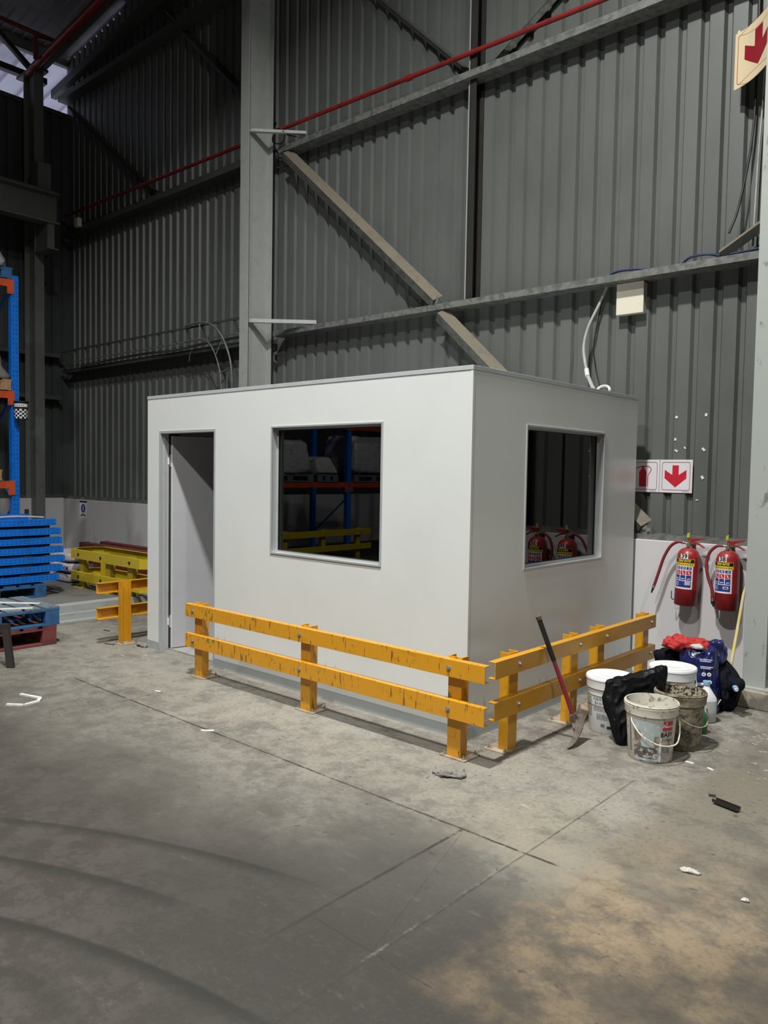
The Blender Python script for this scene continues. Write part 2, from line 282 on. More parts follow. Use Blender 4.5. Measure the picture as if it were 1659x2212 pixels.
# ------------------------------------------------------------------ mesh helpers
class MB:
    def __init__(s): s.v, s.f, s.mi, s.ms, s.sm = [], [], [], [], []
    def _m(s, m):
        if m not in s.ms: s.ms.append(m)
        return s.ms.index(m)
    def add(s, vs, fs, m, smooth=False):
        b = len(s.v); s.v += [tuple(v) for v in vs]; k = s._m(m)
        for f in fs: s.f.append([b+i for i in f]); s.mi.append(k); s.sm.append(smooth)
    def box(s, x0, y0, z0, x1, y1, z1, m, rot=None, piv=None):
        vs = [(x, y, z) for z in (z0, z1) for y in (y0, y1) for x in (x0, x1)]
        if rot is not None:
            p = Vector(piv); vs = [p+rot@(Vector(v)-p) for v in vs]
        s.add(vs, [(0,2,3,1),(4,5,7,6),(0,1,5,4),(2,6,7,3),(0,4,6,2),(1,3,7,5)], m); return s
    def prism(s, prof, p0, p1, u, v, m, cap=True, smooth=False, closed=True):
        p0, p1, u, v = map(Vector, (p0, p1, u, v)); n = len(prof)
        vs = [p0+u*a+v*b for a, b in prof]+[p1+u*a+v*b for a, b in prof]
        fs = [(i, (i+1) % n, n+(i+1) % n, n+i) for i in range(n if closed else n-1)]
        if cap and closed: fs += [tuple(range(n))[::-1], tuple(range(n, 2*n))]
        s.add(vs, fs, m, smooth); return s
    def cyl(s, p0, p1, r0, m, r1=None, n=16, cap=True, smooth=True):
        p0, p1 = Vector(p0), Vector(p1); r1 = r0 if r1 is None else r1
        d = (p1-p0).normalized(); u = d.orthogonal().normalized(); v = d.cross(u)
        a = [2*math.pi*i/n for i in range(n)]
        vs = [p0+(u*math.cos(t)+v*math.sin(t))*r0 for t in a]+[p1+(u*math.cos(t)+v*math.sin(t))*r1 for t in a]
        s.add(vs, [(i, (i+1) % n, n+(i+1) % n, n+i) for i in range(n)], m, smooth)
        if cap: s.add(vs, [tuple(range(n))[::-1], tuple(range(n, 2*n))], m)
        return s
    def tube(s, pts, r, m, n=10, sub=6, closed=False, cap=True):
        P = spline(pts, sub) if sub > 1 else [Vector(p) for p in pts]
        rr = r if callable(r) else (lambda t: r)
        vs, fs = [], []; up = None; N = len(P)
        for i, p in enumerate(P):
            d = (P[min(i+1, N-1)]-P[max(i-1, 0)]).normalized()
            if up is None: up = d.orthogonal().normalized()
            up = (up-d*up.dot(d)).normalized(); w_ = d.cross(up); q = rr(i/(N-1))
            vs += [p+(up*math.cos(2*math.pi*k/n)+w_*math.sin(2*math.pi*k/n))*q for k in range(n)]
        for i in range(N-1):
            for k in range(n): fs.append((i*n+k, i*n+(k+1) % n, (i+1)*n+(k+1) % n, (i+1)*n+k))
        s.add(vs, fs, m, True)
        if cap: s.add(vs, [tuple(range(n))[::-1], tuple((N-1)*n+k for k in range(n))], m)
        return s
    def lathe(s, prof, c, m, n=40, ax=None, arc=None):
        """prof: list of (r, z, material or None)"""
        c = Vector(c); rows = len(prof)
        base = len(s.v); vs = []
        for q in prof:
            for k in range(n):
                t = 2*math.pi*k/n; p = Vector((q[0]*math.cos(t), q[0]*math.sin(t), q[1]))
                if ax is not None: p = ax@p
                vs.append(c+p)
        for i in range(rows-1):
            mm = prof[i][2] if len(prof[i]) > 2 and prof[i][2] is not None else m
            s.add([], [], mm)
        b = len(s.v); s.v += [tuple(v) for v in vs]
        for i in range(rows-1):
            mm = prof[i][2] if len(prof[i]) > 2 and prof[i][2] is not None else m; kk = s._m(mm)
            for k in range(n):
                s.f.append([b+i*n+k, b+i*n+(k+1) % n, b+(i+1)*n+(k+1) % n, b+(i+1)*n+k]); s.mi.append(kk); s.sm.append(True)
        return s
    def build(s, name, parent=None, at=(0, 0, 0), bevel=0, sharp=35, seg=2, **tags):
        me = bpy.data.meshes.new(name); o = bpy.data.objects.new(name, me); COL.objects.link(o)
        if parent is not None:
            q = parent; off = Vector((0, 0, 0))
            while q is not None: off += q.location; q = q.parent
            o.parent = parent
        else: off = Vector(at); o.location = at
        me.from_pydata([tuple(Vector(v)-off) for v in s.v], [], s.f)
        for m in s.ms: me.materials.append(m)
        me.polygons.foreach_set('material_index', s.mi); me.polygons.foreach_set('use_smooth', s.sm)
        me.validate(); me.update()
        if any(s.sm):
            try: me.set_sharp_from_angle(angle=math.radians(sharp))
            except Exception: pass
        if bevel:
            b = o.modifiers.new('bevel', 'BEVEL'); b.width = bevel; b.segments = seg; b.limit_method = 'ANGLE'; b.angle_limit = math.radians(40)
        for k, v in tags.items(): o[k] = v
        return o
def spline(pts, sub):
    P = [Vector(p) for p in pts]; out = []
    for i in range(len(P)-1):
        a = P[i-1] if i else P[0]*2-P[1]; b, c = P[i], P[i+1]; d = P[i+2] if i+2 < len(P) else P[-1]*2-P[-2]
        for k in range(sub):
            t = k/sub
            out.append(0.5*((2*b)+(c-a)*t+(2*a-5*b+4*c-d)*t*t+(3*b-a-3*c+d)*t**3))
    out.append(P[-1]); return out
def thing(name, loc, label, category, group=None):
    o = bpy.data.objects.new(name, None); o.location = loc; COL.objects.link(o); o.empty_display_size = 0.1
    o['label'] = label; o['category'] = category
    if group: o['group'] = group
    return o
def copy_tree(o, parent=None):
    c = o.copy(); COL.objects.link(c); c.parent = parent
    for ch in [x for x in bpy.data.objects if x.parent == o]: copy_tree(ch, c)
    return c
def tags(label, category, group=None):
    d = dict(label=label, category=category)
    if group: d['group'] = group
    return d
def C_prof(h, d, t):      # channel: web on u=0, flanges towards +u; v across the height, centred
    return [(0, -h/2), (d, -h/2), (d, -h/2+t), (t, -h/2+t), (t, h/2-t), (d, h/2-t), (d, h/2), (0, h/2)]
def I_prof(d, b, tf, tw):  # depth along u (centred), breadth along v
    return [(-d/2, -b/2), (-d/2+tf, -b/2), (-d/2+tf, -tw/2), (d/2-tf, -tw/2), (d/2-tf, -b/2), (d/2, -b/2), (d/2, b/2), (d/2-tf, b/2), (d/2-tf, tw/2), (-d/2+tf, tw/2), (-d/2+tf, b/2), (-d/2, b/2)]
def L_prof(a, t): return [(0, 0), (a, 0), (a, t), (t, t), (t, a), (0, a)]
def text_geo(txt, size, shear=0.0, bold=0.0, align='CENTER', sx=1.0):
    cu = bpy.data.curves.new('t', 'FONT'); cu.body = txt; cu.size = size; cu.shear = shear; cu.offset = bold
    cu.align_x = align; cu.align_y = 'CENTER'; cu.resolution_u = 3
    ob = bpy.data.objects.new('t', cu); COL.objects.link(ob); dg = bpy.context.evaluated_depsgraph_get(); dg.update()
    me = bpy.data.meshes.new_from_object(ob.evaluated_get(dg))
    bm = bmesh.new(); bm.from_mesh(me); bmesh.ops.triangulate(bm, faces=bm.faces)
    vs = [(v.co.x*sx, v.co.y) for v in bm.verts]; fs = [tuple(v.index for v in f.verts) for f in bm.faces]
    bm.free(); bpy.data.objects.remove(ob); bpy.data.curves.remove(cu); bpy.data.meshes.remove(me)
    return vs, fs
def wall_map(x0, y0, z0, lift=0.001):     # facing -Y
    return lambda a, b, l=0: (x0+a, y0-lift-l, z0+b)
def cyl_map(cx, cy, z0, R, th, taper=0.0):
    """a along the arc, b up; R at z0, taper = dR/dz; th direction the decal faces (radians, from +X)"""
    def f(a, b, l=0):
        r = R+taper*b+0.0008+l; t = th+a/R
        return (cx+r*math.cos(t), cy+r*math.sin(t), z0+b)
    return f
def decal(mb, f, a0, b0, a1, b1, m, l=0, n=None):
    n = n or max(1, int(abs(a1-a0)/0.012))
    vs = [f(a0+(a1-a0)*i/n, b, l) for b in (b0, b1) for i in range(n+1)]
    mb.add(vs, [(i, i+1, n+2+i, n+1+i) for i in range(n)], m, True)
def poly(mb, f, pts, m, l=0):
    mb.add([f(a, b, l) for a, b in pts], [tuple(range(len(pts)))], m)
def write(mb, f, txt, size, a, b, m, l=0.0006, **k):
    vs, fs = text_geo(txt, size, **k); mb.add([f(a+x, b+y, l) for x, y in vs], fs, m)
def stroke(mb, f, pts, wd, m, l=0.0006):
    for (x0, y0), (x1, y1) in zip(pts, pts[1:]):
        L = math.hypot(x1-x0, y1-y0) or 1; nx, ny = -(y1-y0)/L*wd/2, (x1-x0)/L*wd/2
        mb.add([f(x0-nx, y0-ny, l), f(x1-nx, y1-ny, l), f(x1+nx, y1+ny, l), f(x0+nx, y0+ny, l)], [(0, 1, 2, 3)], m)
def hexbolt(mb, p, d, r, h, m):
    p, d = Vector(p), Vector(d).normalized(); mb.cyl(p, p+d*h*0.35, r*1.6, m, n=14); mb.cyl(p, p+d*h, r, m, n=6, smooth=False)

# ------------------------------------------------------------------ the hall
YW, XE, XR, YF = 2.74, -10.9, 13.0, -17.0
ROOF = lambda x: 9.03+0.123*(x-XE)
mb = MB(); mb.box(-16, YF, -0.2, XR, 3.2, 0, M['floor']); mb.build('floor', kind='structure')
mb = MB(); mb.box(XE, -2.6, 0.0, -5.50, 2.5, 0.165, M['slab']); mb.build('floor_raised', kind='structure')
mb = MB(); mb.box(-5.62, -2.6, 0.0, -5.47, 2.5, 0.19, M['kerb']); mb.box(-5.47, -2.6, 0.0, -5.425, 2.5, 0.105, M['kerb']); mb.box(-5.425, -2.6, 0.0, -5.36, 2.5, 0.03, M['kerb'])
mb.build('trim_1', bevel=0.004, kind='structure')
def clad_profile(s0, s1, off=0.0, pitch=0.1905, seam_at=None, every=4):
    pts, s, k = [], s0, 0
    n = int((s1-s0)/pitch)
    for i in range(n):
        a = s0+i*pitch
        pts += [(a, 0), (a+0.1155, 0), (a+0.1355, 0.036), (a+0.1705, 0.036)]
        if seam_at is not None and (i-seam_at) % every == 0: pts += [(a+0.1730, 0.036), (a+0.1730, 0.085), (a+0.1860, 0.085), (a+0.1860, 0.003), (a+0.1900, 0.0)]
    pts.append((s0+n*pitch, 0)); return pts
# back wall: seam black line at X=-0.377
s0 = -0.377-0.18-0.1905*54
prof = [(XE-0.05, 0)]+clad_profile(s0, XR, seam_at=0)
mb = MB(); vs = []
for s, d in prof: vs.append((s, YW+d, 1.18))
for s, d in prof: vs.append((s, YW+d, ROOF(s)-(0.075 if s < -9.0 else -0.02)-(0.0 if d < 0.01 else 0.03)*(s < -9.0)))
n = len(prof); mb.add(vs, [(i, i+1, n+i+1, n+i) for i in range(n-1)], M['clad'])
wb = mb.build('wall_back', kind='structure')
mb = MB(); mb.box(XE-0.3, 2.50, 0, XR, 2.95, 1.178, M['dado']); mb.build('dado', wb, bevel=0.006)
# left end wall with the daylight opening under the eaves
prof = clad_profile(YF, 2.80)+[(2.85, 0)]
mb = MB(); n = len(prof)
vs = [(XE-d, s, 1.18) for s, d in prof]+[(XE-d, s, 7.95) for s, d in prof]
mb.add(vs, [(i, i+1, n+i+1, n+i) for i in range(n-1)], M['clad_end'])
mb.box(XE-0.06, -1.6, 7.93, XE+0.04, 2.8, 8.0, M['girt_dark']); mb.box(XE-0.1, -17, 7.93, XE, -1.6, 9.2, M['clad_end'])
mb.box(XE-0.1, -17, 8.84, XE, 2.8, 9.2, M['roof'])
wl = mb.build('wall_left', kind='structure')
mb = MB(); mb.box(XE-0.3, YF, 0, -10.65, 2.5, 1.19, M['dado']); mb.build('dado', wl)
mb = MB(); mb.box(XR, YF, 0, XR+0.2, 3.2, 13, M['clad_end']); mb.build('wall_right', kind='structure')
mb = MB(); mb.box(-16, YF-0.2, 0, XR, YF, 13, M['clad_end']); mb.build('wall_front', kind='structure')
mb = MB()
nx = 120; vs = []; xs = []
for i in range(nx+1):
    x = XE-0.12+(XR+0.2-XE)*i/nx
    for y in (YF-0.2, 2.83): vs.append((x, y, ROOF(x)))
mb.add(vs, [(2*i, 2*i+2, 2*i+3, 2*i+1) for i in range(nx)], M['roof'])
ny = int((2.83-YF)/0.177)
mb2 = MB()
for i in range(ny):   # corrugation of the roof sheets, running up the slope
    y = 2.80-i*0.177
    mb.prism([(-0.03, 0), (0.03, 0), (0.012, -0.03), (-0.012, -0.03)], (XE-0.1, y, ROOF(XE-0.1)), (XR, y, ROOF(XR)), (0, 1, 0), (0, 0, 1), M['roof'])
ce = mb.build('ceiling', kind='structure')
# pale canopy sheets outside, seen through the opening
mb = MB()
zc = lambda x: 9.0+0.123*(x-XE)
mb.add([(XE-0.15, -4, zc(XE)), (XE-7, -4, zc(XE-7)), (XE-7, 3.6, zc(XE-7)), (XE-0.15, 3.6, zc(XE))], [(0, 1, 2, 3)], M['canopy'])
for i in range(14):
    y = 3.4-i*0.42; mb.prism([(-0.02, 0), (0.02, 0), (0.01, -0.05), (-0.01, -0.05)], (XE-0.15, y, zc(XE)), (XE-7, y, zc(XE-7)), (0, 1, 0), (0, 0, 1), M['canopy'])
mb.build('ceiling_canopy', kind='structure')

# ------------------------------------------------------------------ steelwork on the back wall
def column(x, y0, z0, z1, m, label, gusset=True, plinth=True):
    t = thing('steel_column', (x, y0, 0), label, 'column', 'steel wall columns')
    MB().prism(I_prof(0.39, 0.165, 0.010, 0.008), (x, y0+0.195, z0), (x, y0+0.195, z1), (0, 1, 0), (1, 0, 0), m).build('shaft', t, bevel=0.0015)
    MB().box(x-0.13, y0-0.05, z0-0.014, x+0.16, y0+0.43, z0, m).build('base_plate', t, bevel=0.002)
    if plinth:
        mb = MB(); vs = []
        mb.prism([(-0.20, 0), (0.36, 0), (0.36, 0.10), (0.33, z0-0.014), (-0.16, z0-0.014), (-0.20, 0.09)], (x, y0-0.09, 0), (x, y0+0.36, 0), (1, 0, 0), (0, 0, 1), M['concrete'])
        mb.build('concrete_plinth', t, bevel=0.01, seg=3)
    return t
column(1.115, 2.15, 0.15, 11.0, M['steel_worn'], 'grey steel column at the right edge, scuffed, standing on a rough concrete plinth')
column(-5.10, 2.15, 0.15, 10.0, M['steel'], 'tall pale grey steel column rising behind the white cabin', plinth=False)
t = thing('steel_column', (-10.3, 1.93, 0), 'grey steel column, darkened for shade, in the far left corner carrying the crane girder', 'column', 'steel wall columns')
MB().prism(I_prof(0.39, 0.16, 0.012, 0.008), (-10.495, 1.93, 0.16), (-10.495, 1.93, 8.28), (1, 0, 0), (0, 1, 0), M['steel_shaded']).build('shaft', t)
mb = MB(); mb.prism([(0, 0), (0.42, 0), (0.42, 0.42), (0, 0.42)], (-10.3, 1.87, 5.30), (-10.3, 1.99, 5.30), (1, 0, 0), (0, 0, 1), M['steel_shaded'])
mb.box(-10.3, 1.84, 5.28, -9.80, 2.02, 5.30, M['steel_shaded']); mb.build('corbel', t)
MB().box(-10.28, 1.80, 6.22, -10.06, 2.02, 6.72, M['steel_shaded']).build('tie_plate', t)
MB().box(-10.85, 1.80, 8.26, -10.2, 2.05, 8.30, M['girt_dark']).build('cap_plate', t)
mb = MB(); mb.prism(I_prof(0.50, 0.22, 0.03, 0.012), (-9.95, -9.0, 5.96), (-9.95, 2.06, 5.96), (0, 0, 1), (1, 0, 0), M['steel_shaded'])
gb = mb.build('crane_girder', at=(-9.95, -9, 5.96), **tags('deep grey steel crane girder running in from the left edge onto the corner column', 'beam'))
MB().box(-10.02, -9, 6.21, -9.95, 2.02, 6.27, M['steel_shaded']).build('crane_rail', gb)

G = 'horizontal girts along the clad back wall'
def girt(x0, x1, z, label, m=None, h=0.062, y=2.54, d=0.195, over=0.0):
    m = m or M['girt']; t = 0.005
    pr = [(0, 0), (d, 0), (d, h), (d-t, h), (d-t, t), (t, t), (t, h-t), (0.022, h-t), (0.022, h), (0, h)]
    return MB().prism(pr, (x0, y, z), (x1, y, z), (0, 1, 0), (0, 0, 1), m).build('wall_girt', at=(x0, y, z), **tags(label, 'beam', G))
girt(-4.99, 3.0, 3.462, 'horizontal galvanised girt passing just above the white wall box')
girt(-4.92, 3.5, 5.76, 'horizontal galvanised girt under the red pipe, right of the tall column', h=0.07)
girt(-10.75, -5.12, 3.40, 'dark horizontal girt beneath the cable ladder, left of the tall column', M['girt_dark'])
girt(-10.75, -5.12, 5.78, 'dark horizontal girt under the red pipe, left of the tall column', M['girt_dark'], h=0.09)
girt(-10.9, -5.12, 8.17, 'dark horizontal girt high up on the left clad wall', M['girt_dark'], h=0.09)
girt(-10.75, 3.0, 1.18, 'low steel channel lying on top of the white dado wall', M['girt'], h=0.045, y=2.53, d=0.2)
mb = MB(); mb.prism([(0, 0), (0.1, 0), (0.1, 0.14), (0, 0.14)], (-11.2, 2.56, 8.33), (-4, 2.56, 9.20), (0, 1, 0), (0, 0, 1), M['girt_dark'])
mb.build('gable_rafter', at=(-11.2, 2.56, 8.33), **tags('dark sloping gable rafter under the lit eaves gap', 'beam'))
for z, l in ((1.19, 'short horizontal girt on top of the far left end dado'), (2.92, 'short horizontal girt on the far left end wall below the cable tray'), (3.66, 'short horizontal girt on the far left end wall behind the corner column')):
    MB().box(-10.88, -6, z, -10.68, 2.5, z+0.07, M['girt_dark']).build('end_wall_girt', at=(-10.8, 0, z), **tags(l, 'beam'))
MB().box(-10.9, -3, 8.34, -10.78, 2.3, 8.44, M['black_steel']).build('eaves_rail', at=(-10.85, 0, 8.3), **tags('dark rail crossing the daylight opening at top left', 'beam'))
MB().prism([(0, 0), (0.08, 0), (0.08, 0.1), (0, 0.1)], (-10.7, 1.2, 8.95), (-10.7, 2.05, 8.32), (1, 0, 0), (0, 0, 1), M['black_steel']).build('eaves_brace', at=(-10.7, 1.2, 8.8), **tags('dark diagonal strut across the daylight opening at top left', 'beam'))

def brace(p0, p1, label, m_up, m_lo, a=0.075, t=0.006, plates=True, name='diagonal_brace'):
    """angle with its heel towards the room"""
    p0, p1 = Vector(p0), Vector(p1); d = (p1-p0).normalized()
    nrm = Vector((0, 1, 0)).cross(d).normalized()
    if nrm.z < 0: nrm = -nrm
    h = 1/math.sqrt(2); u = nrm*0.574+Vector((0, 0.819, 0)); v = -nrm*0.819+Vector((0, 0.574, 0))
    mb = MB()
    mb.prism([(0, 0), (a, 0), (a, t), (0, t)], p0, p1, u, v, m_up)
    mb.prism([(0, 0), (a*0.85, 0), (a*0.85, t), (0, t)], p0, p1, v, u, m_lo)
    return mb.build(name, at=p0, **tags(label, 'brace', 'diagonal braces on the clad wall'))
b1 = brace((-4.78, 2.50, 5.72), (-2.33, 2.50, 3.56), 'long dusty diagonal brace from the tall column down to the middle girt', M['dust'], M['girt'], a=0.130)
mb = MB(); mb.box(-2.40, 2.545, 3.53, -2.30, 2.555, 3.60, M['girt']); mb.build('end_plate', b1, label='pale end plate')
b2 = brace((-2.27, 2.50, 3.42), (0.04, 2.50, 1.29), 'dusty diagonal brace dropping from the middle girt behind the cabin corner', M['dust'], M['girt'], a=0.130)
mb = MB(); mb.box(0.02, 2.545, 1.226, 0.12, 2.555, 1.30, M['girt'])
for q in ((0.05, 1.27), (0.09, 1.255)): hexbolt(mb, (q[0], 2.545, q[1]), (0, -1, 0), 0.012, 0.014, M['bolt'])
mb.build('end_plate', b2, label='bolted pale foot plate')
brace((-4.95, 2.66, 8.65), (-2.05, 2.66, 5.90), 'thin dark diagonal brace at the top, sloping down to the upper girt', M['girt_dark'], M['girt_dark'], a=0.05)
brace((-1.80, 2.655, 5.86), (1.5, 2.655, 7.8), 'short dark diagonal brace rising to the right from the upper girt', M['girt_dark'], M['girt'], a=0.07)
brace((0.60, 2.56, 3.56), (3.4, 2.56, 5.2), 'dusty diagonal brace end meeting the middle girt beside the right column', M['dust'], M['girt_dark'], a=0.08)
brace((-10.8, 2.66, 8.1), (-7.9, 2.66, 5.93), 'faint dark diagonal brace in the far left corner of the clad wall', M['girt_dark'], M['girt_dark'], a=0.06)
brace((-7.25, 2.66, 8.15), (-5.2, 2.66, 6.25), 'dark diagonal brace falling towards the tall column from the upper left girt', M['girt_dark'], M['girt_dark'], a=0.08)
brace((-7.75, 2.68, 8.66), (-7.36, 2.68, 8.28), 'short dark diagonal stub above the highest left girt', M['girt_dark'], M['girt_dark'], a=0.05)
mb = MB(); mb.prism(C_prof(0.14, 0.085, 0.006), (-1.975, 2.664, 3.53), (-1.975, 2.664, 10.0), (1, 0, 0), (0, 1, 0), M['black_steel'])
tc_ = mb.build('girt_tie_channel', at=(-1.98, 2.66, 3.5), **tags('dark upright tie channel dividing the cladding above the cabin', 'beam'))
MB().box(-1.992, 2.60, 3.53, -1.976, 2.733, 10.0, M['steel']).build('lit_edge_strip', tc_, label='pale strip for the lit left edge')  # pale strip added to carry the channel's lit left edge

def knee(z, z1, x1, label):
    mb = MB(); p0, p1 = Vector((-5.095, 2.21, z)), Vector((x1, 2.60, z1))
    d = (p1-p0).normalized(); u = d.cross(Vector((0, 0, 1)))
    mb.prism([(-0.03, 0), (0.03, 0), (0.03, 0.006), (-0.024, 0.006), (-0.024, 0.055), (-0.03, 0.055)], p0, p1, u, (0, 0, 1), M['bright'])
    t = mb.build('knee_angle', at=p0, **tags(label, 'bracket', 'knee angles between column and girts'))
knee(3.60, 3.54, -4.25, 'pale knee angle from the tall column to the middle girt'); knee(5.965, 5.89, -4.47, 'pale knee angle from the tall column to the upper girt under the red pipe')

# pipes
mb = MB(); mb.cyl((-10.7, 2.566, 6.150), (4.5, 2.566, 5.915), 0.024, M['red'], n=14); 
rp = mb.build('sprinkler_pipe', at=(-4, 2.62, 6.1), **tags('long thin red pipe running along the cladding above the upper girt', 'pipe'))
for x in (-2.78, -8.2): MB().cyl((x-0.03, 2.566, 5.985-0.01546*x), (x+0.03, 2.566, 5.984-0.01546*x), 0.034, M['red'], n=14).build('coupling', rp)
mb = MB(); mb.cyl((-10.5, 1.85, 8.27), (4, 1.85, 9.98), 0.055, M['red'], n=16)
mb.build('red_rafter_tube', at=(-10.5, 1.85, 8.3), **tags('thick red tube rising up the roof slope from the corner column', 'pipe'))
mb = MB(); mb.tube([(-10.0, -3, 8.70), (-10.0, 1.72, 8.70), (-10.0, 1.75, 8.66), (-10.0, 1.75, 8.30)], 0.04, M['red_dark'], sub=3)
mb.build('overhead_pipe', at=(-10, 1, 8.7), **tags('dark red overhead pipe bending down at the top left corner', 'pipe'))
for i, y in enumerate((0.9, -0.6)):
    pass
mb = MB(); mb.box(-10.6, 1.90, 8.30, 2, 2.06, 8.44, M['girt_dark'], rot=Matrix.Rotation(-math.atan(0.123), 3, 'Y'), piv=(-10.6, 1.9, 8.3))
mb.build('roof_purlin', at=(-10.6, 1.95, 8.3), **tags('dark roof beam beside the thick red tube', 'beam'))

# cable ladder: along the wall, then bending down behind the cabin
cl = thing('cable_ladder', (-10.5, 2.45, 3.5), 'dark cable ladder along the left clad wall, bending down behind the cabin', 'cable tray')
MB().box(-10.6, 2.44, 3.735, -5.12, 2.455, 3.765, M['girt_dark']).build('side_rail', cl)
MB().box(-10.6, 2.44, 3.545, -5.12, 2.455, 3.560, M['girt']).build('side_rail', cl)
for i in range(15):
    x = -10.45+i*0.37
    if x < -5.2: MB().prism([(-0.008, -0.012), (0.008, -0.012), (0.008, 0.012), (-0.008, 0.012)], (x-0.05, 2.455, 3.745), (x+0.05, 2.475, 3.55), (0, 1, 0), (1, 0, 0), M['girt_dark']).build('rung', cl)
o_ = [(-6.75, 2.40, 3.77), (-6.35, 2.40, 3.775), (-6.02, 2.40, 3.66), (-5.78, 2.40, 3.38), (-5.66, 2.40, 3.0), (-5.65, 2.40, 2.2)]
i_ = [(-6.75, 2.40, 3.545), (-6.38, 2.40, 3.55), (-6.15, 2.40, 3.45), (-5.98, 2.40, 3.20), (-5.90, 2.40, 2.9), (-5.89, 2.40, 2.2)]
MB().tube(o_, 0.014, M['girt'], n=6).build('bend_rail', cl); MB().tube(i_, 0.010, M['girt'], n=6).build('bend_rail', cl)
MB().tube([(-5.79, 2.42, 3.05), (-5.78, 2.42, 2.2)], 0.008, M['girt'], n=6, sub=1).build('inner_cable', cl)
for a, b in (((-6.4, 3.775), (-6.4, 3.55)), ((-6.15, 3.72), (-6.22, 3.50)), ((-5.87, 3.50), (-6.03, 3.28)), ((-5.70, 3.1), (-5.92, 3.04))):
    MB().cyl((a[0], 2.40, a[1]), (b[0], 2.40, b[1]), 0.010, M['girt'], n=6).build('rung', cl)
MB().tube([(-10.0, 2.50, 3.47), (-8.2, 2.50, 3.50), (-7.2, 2.50, 3.475), (-6.4, 2.49, 3.50), (-5.2, 2.5, 3.52)], 0.016, M['girt_dark'], n=6).build('cable_run', at=(-8, 2.5, 3.48), **tags('grey cable sagging along the girt under the cable ladder', 'cable'))
MB().tube([(-6.6, 2.52, 3.50), (-6.75, 2.50, 3.42), (-6.8, 2.50, 3.28)], 0.005, M['girt'], n=6).build('cable_tail', at=(-6.7, 2.5, 3.4), **tags('thin loose cable tail hanging below the cable ladder', 'cable'))
MB().box(-10.15, 2.46, 5.83, -10.03, 2.54, 5.98, M['box']).build('wall_sensor', at=(-10.1, 2.5, 5.85), bevel=0.01, **tags('small pale sensor box near the far left corner under the red pipe', 'sensor'))
MB().tube([(-4.95, 2.50, 5.93), (-4.85, 2.46, 6.02), (-4.72, 2.47, 5.93), (-4.80, 2.50, 5.84), (-4.93, 2.46, 5.88), (-4.86, 2.45, 5.98), (-4.66, 2.50, 5.90), (-4.55, 2.52, 5.86)], 0.009, M['cable'], n=6).build('cable_bundle', at=(-4.8, 2.5, 5.9), **tags('tangle of black cable where the red pipe passes the tall column', 'cable'))

# box and conduit
t = thing('junction_box', (-0.19, 2.74, 3.18), 'square dirty white junction box on the cladding below the middle girt', 'box')
MB().box(-0.322, 2.665, 3.185, -0.075, 2.74, 3.455, M['box']).build('box_body', t, bevel=0.006)
MB().box(-0.326, 2.648, 3.180, -0.070, 2.667, 3.460, M['box']).build('lid', t, bevel=0.005)
t = thing('flexible_conduit', (-0.4, 2.66, 2.4), 'grey flexible conduit curving down the cladding to a coil on the cabin roof', 'conduit')
MB().tube([(-0.44, 2.69, 3.46), (-0.50, 2.66, 3.30), (-0.58, 2.62, 3.1), (-0.60, 2.58, 2.92), (-0.54, 2.50, 2.76), (-0.50, 2.46, 2.68)], 0.014, M['conduit']).build('upper_hose', t)
MB().cyl((-0.505, 2.465, 2.69), (-0.47, 2.42, 2.62), 0.021, M['pvc']).build('coupling', t)
MB().tube([(-0.475, 2.43, 2.63), (-0.38, 2.36, 2.50), (-0.32, 2.33, 2.435)], 0.017, M['conduit'], sub=4).build('lower_hose', t)
mb = MB(); ring = [(-0.27+0.06*math.cos(a), 2.33+0.02*math.sin(a), 2.47+0.045*math.sin(a)) for a in [i*0.5 for i in range(13)]]
mb.tube(ring, 0.012, M['pvc'], sub=2); mb.box(-0.34, 2.30, 2.425, -0.24, 2.36, 2.45, M['pvc']); mb.build('end_coil', t)
MB().tube([(-0.46, 2.71, 3.46), (-0.52, 2.70, 3.2), (-0.56, 2.70, 2.9), (-0.50, 2.70, 2.6), (-0.38, 2.62, 2.43)], 0.006, M['cable']).build('thin_cable', at=(-0.5, 2.7, 2.9), **tags('thin black cable hanging beside the grey conduit', 'cable'))
MB().tube([(0.80, 2.70, 6.5), (0.80, 2.69, 5.2), (0.79, 2.68, 4.5), (0.72, 2.64, 3.95), (0.66, 2.60, 3.72)], 0.010, M['cable']).build('hanging_cable', at=(0.8, 2.7, 5), **tags('black cable dropping behind the cream sign to the middle girt', 'cable'))
MB().tube([(0.85, 2.70, 6.5), (0.86, 2.69, 5.0), (0.84, 2.68, 4.3), (0.83, 2.66, 3.6)], 0.008, M['conduit']).build('hanging_cable', at=(0.85, 2.7, 5), **tags('pale grey cable dropping behind the cream sign to the middle girt', 'cable'))
MB().tube([(1.05, 2.60, 4.25), (0.98, 2.62, 4.1), (0.92, 2.64, 3.85), (0.89, 2.64, 3.65)], 0.004, M['bright']).build('thin_wire', at=(0.95, 2.6, 4), **tags('thin pale wire curving out from behind the right column', 'cable'))
MB().tube([(0.28, 2.60, 3.53), (0.36, 2.58, 3.57), (0.50, 2.57, 3.57), (0.60, 2.60, 3.55), (0.75, 2.60, 3.55), (1.0, 2.60, 3.56)], 0.010, M['cable_blue']).build('blue_cable', at=(0.5, 2.6, 3.5), **tags('dark blue cable lying on the middle girt near the right column', 'cable'))
MB().tube([(-0.42, 2.62, 3.52), (-0.30, 2.60, 3.56), (-0.10, 2.60, 3.55), (0.02, 2.62, 3.53)], 0.010, M['cable_blue']).build('blue_cable', at=(-0.2, 2.6, 3.5), **tags('dark blue cable lying on the middle girt above the white box', 'cable'))
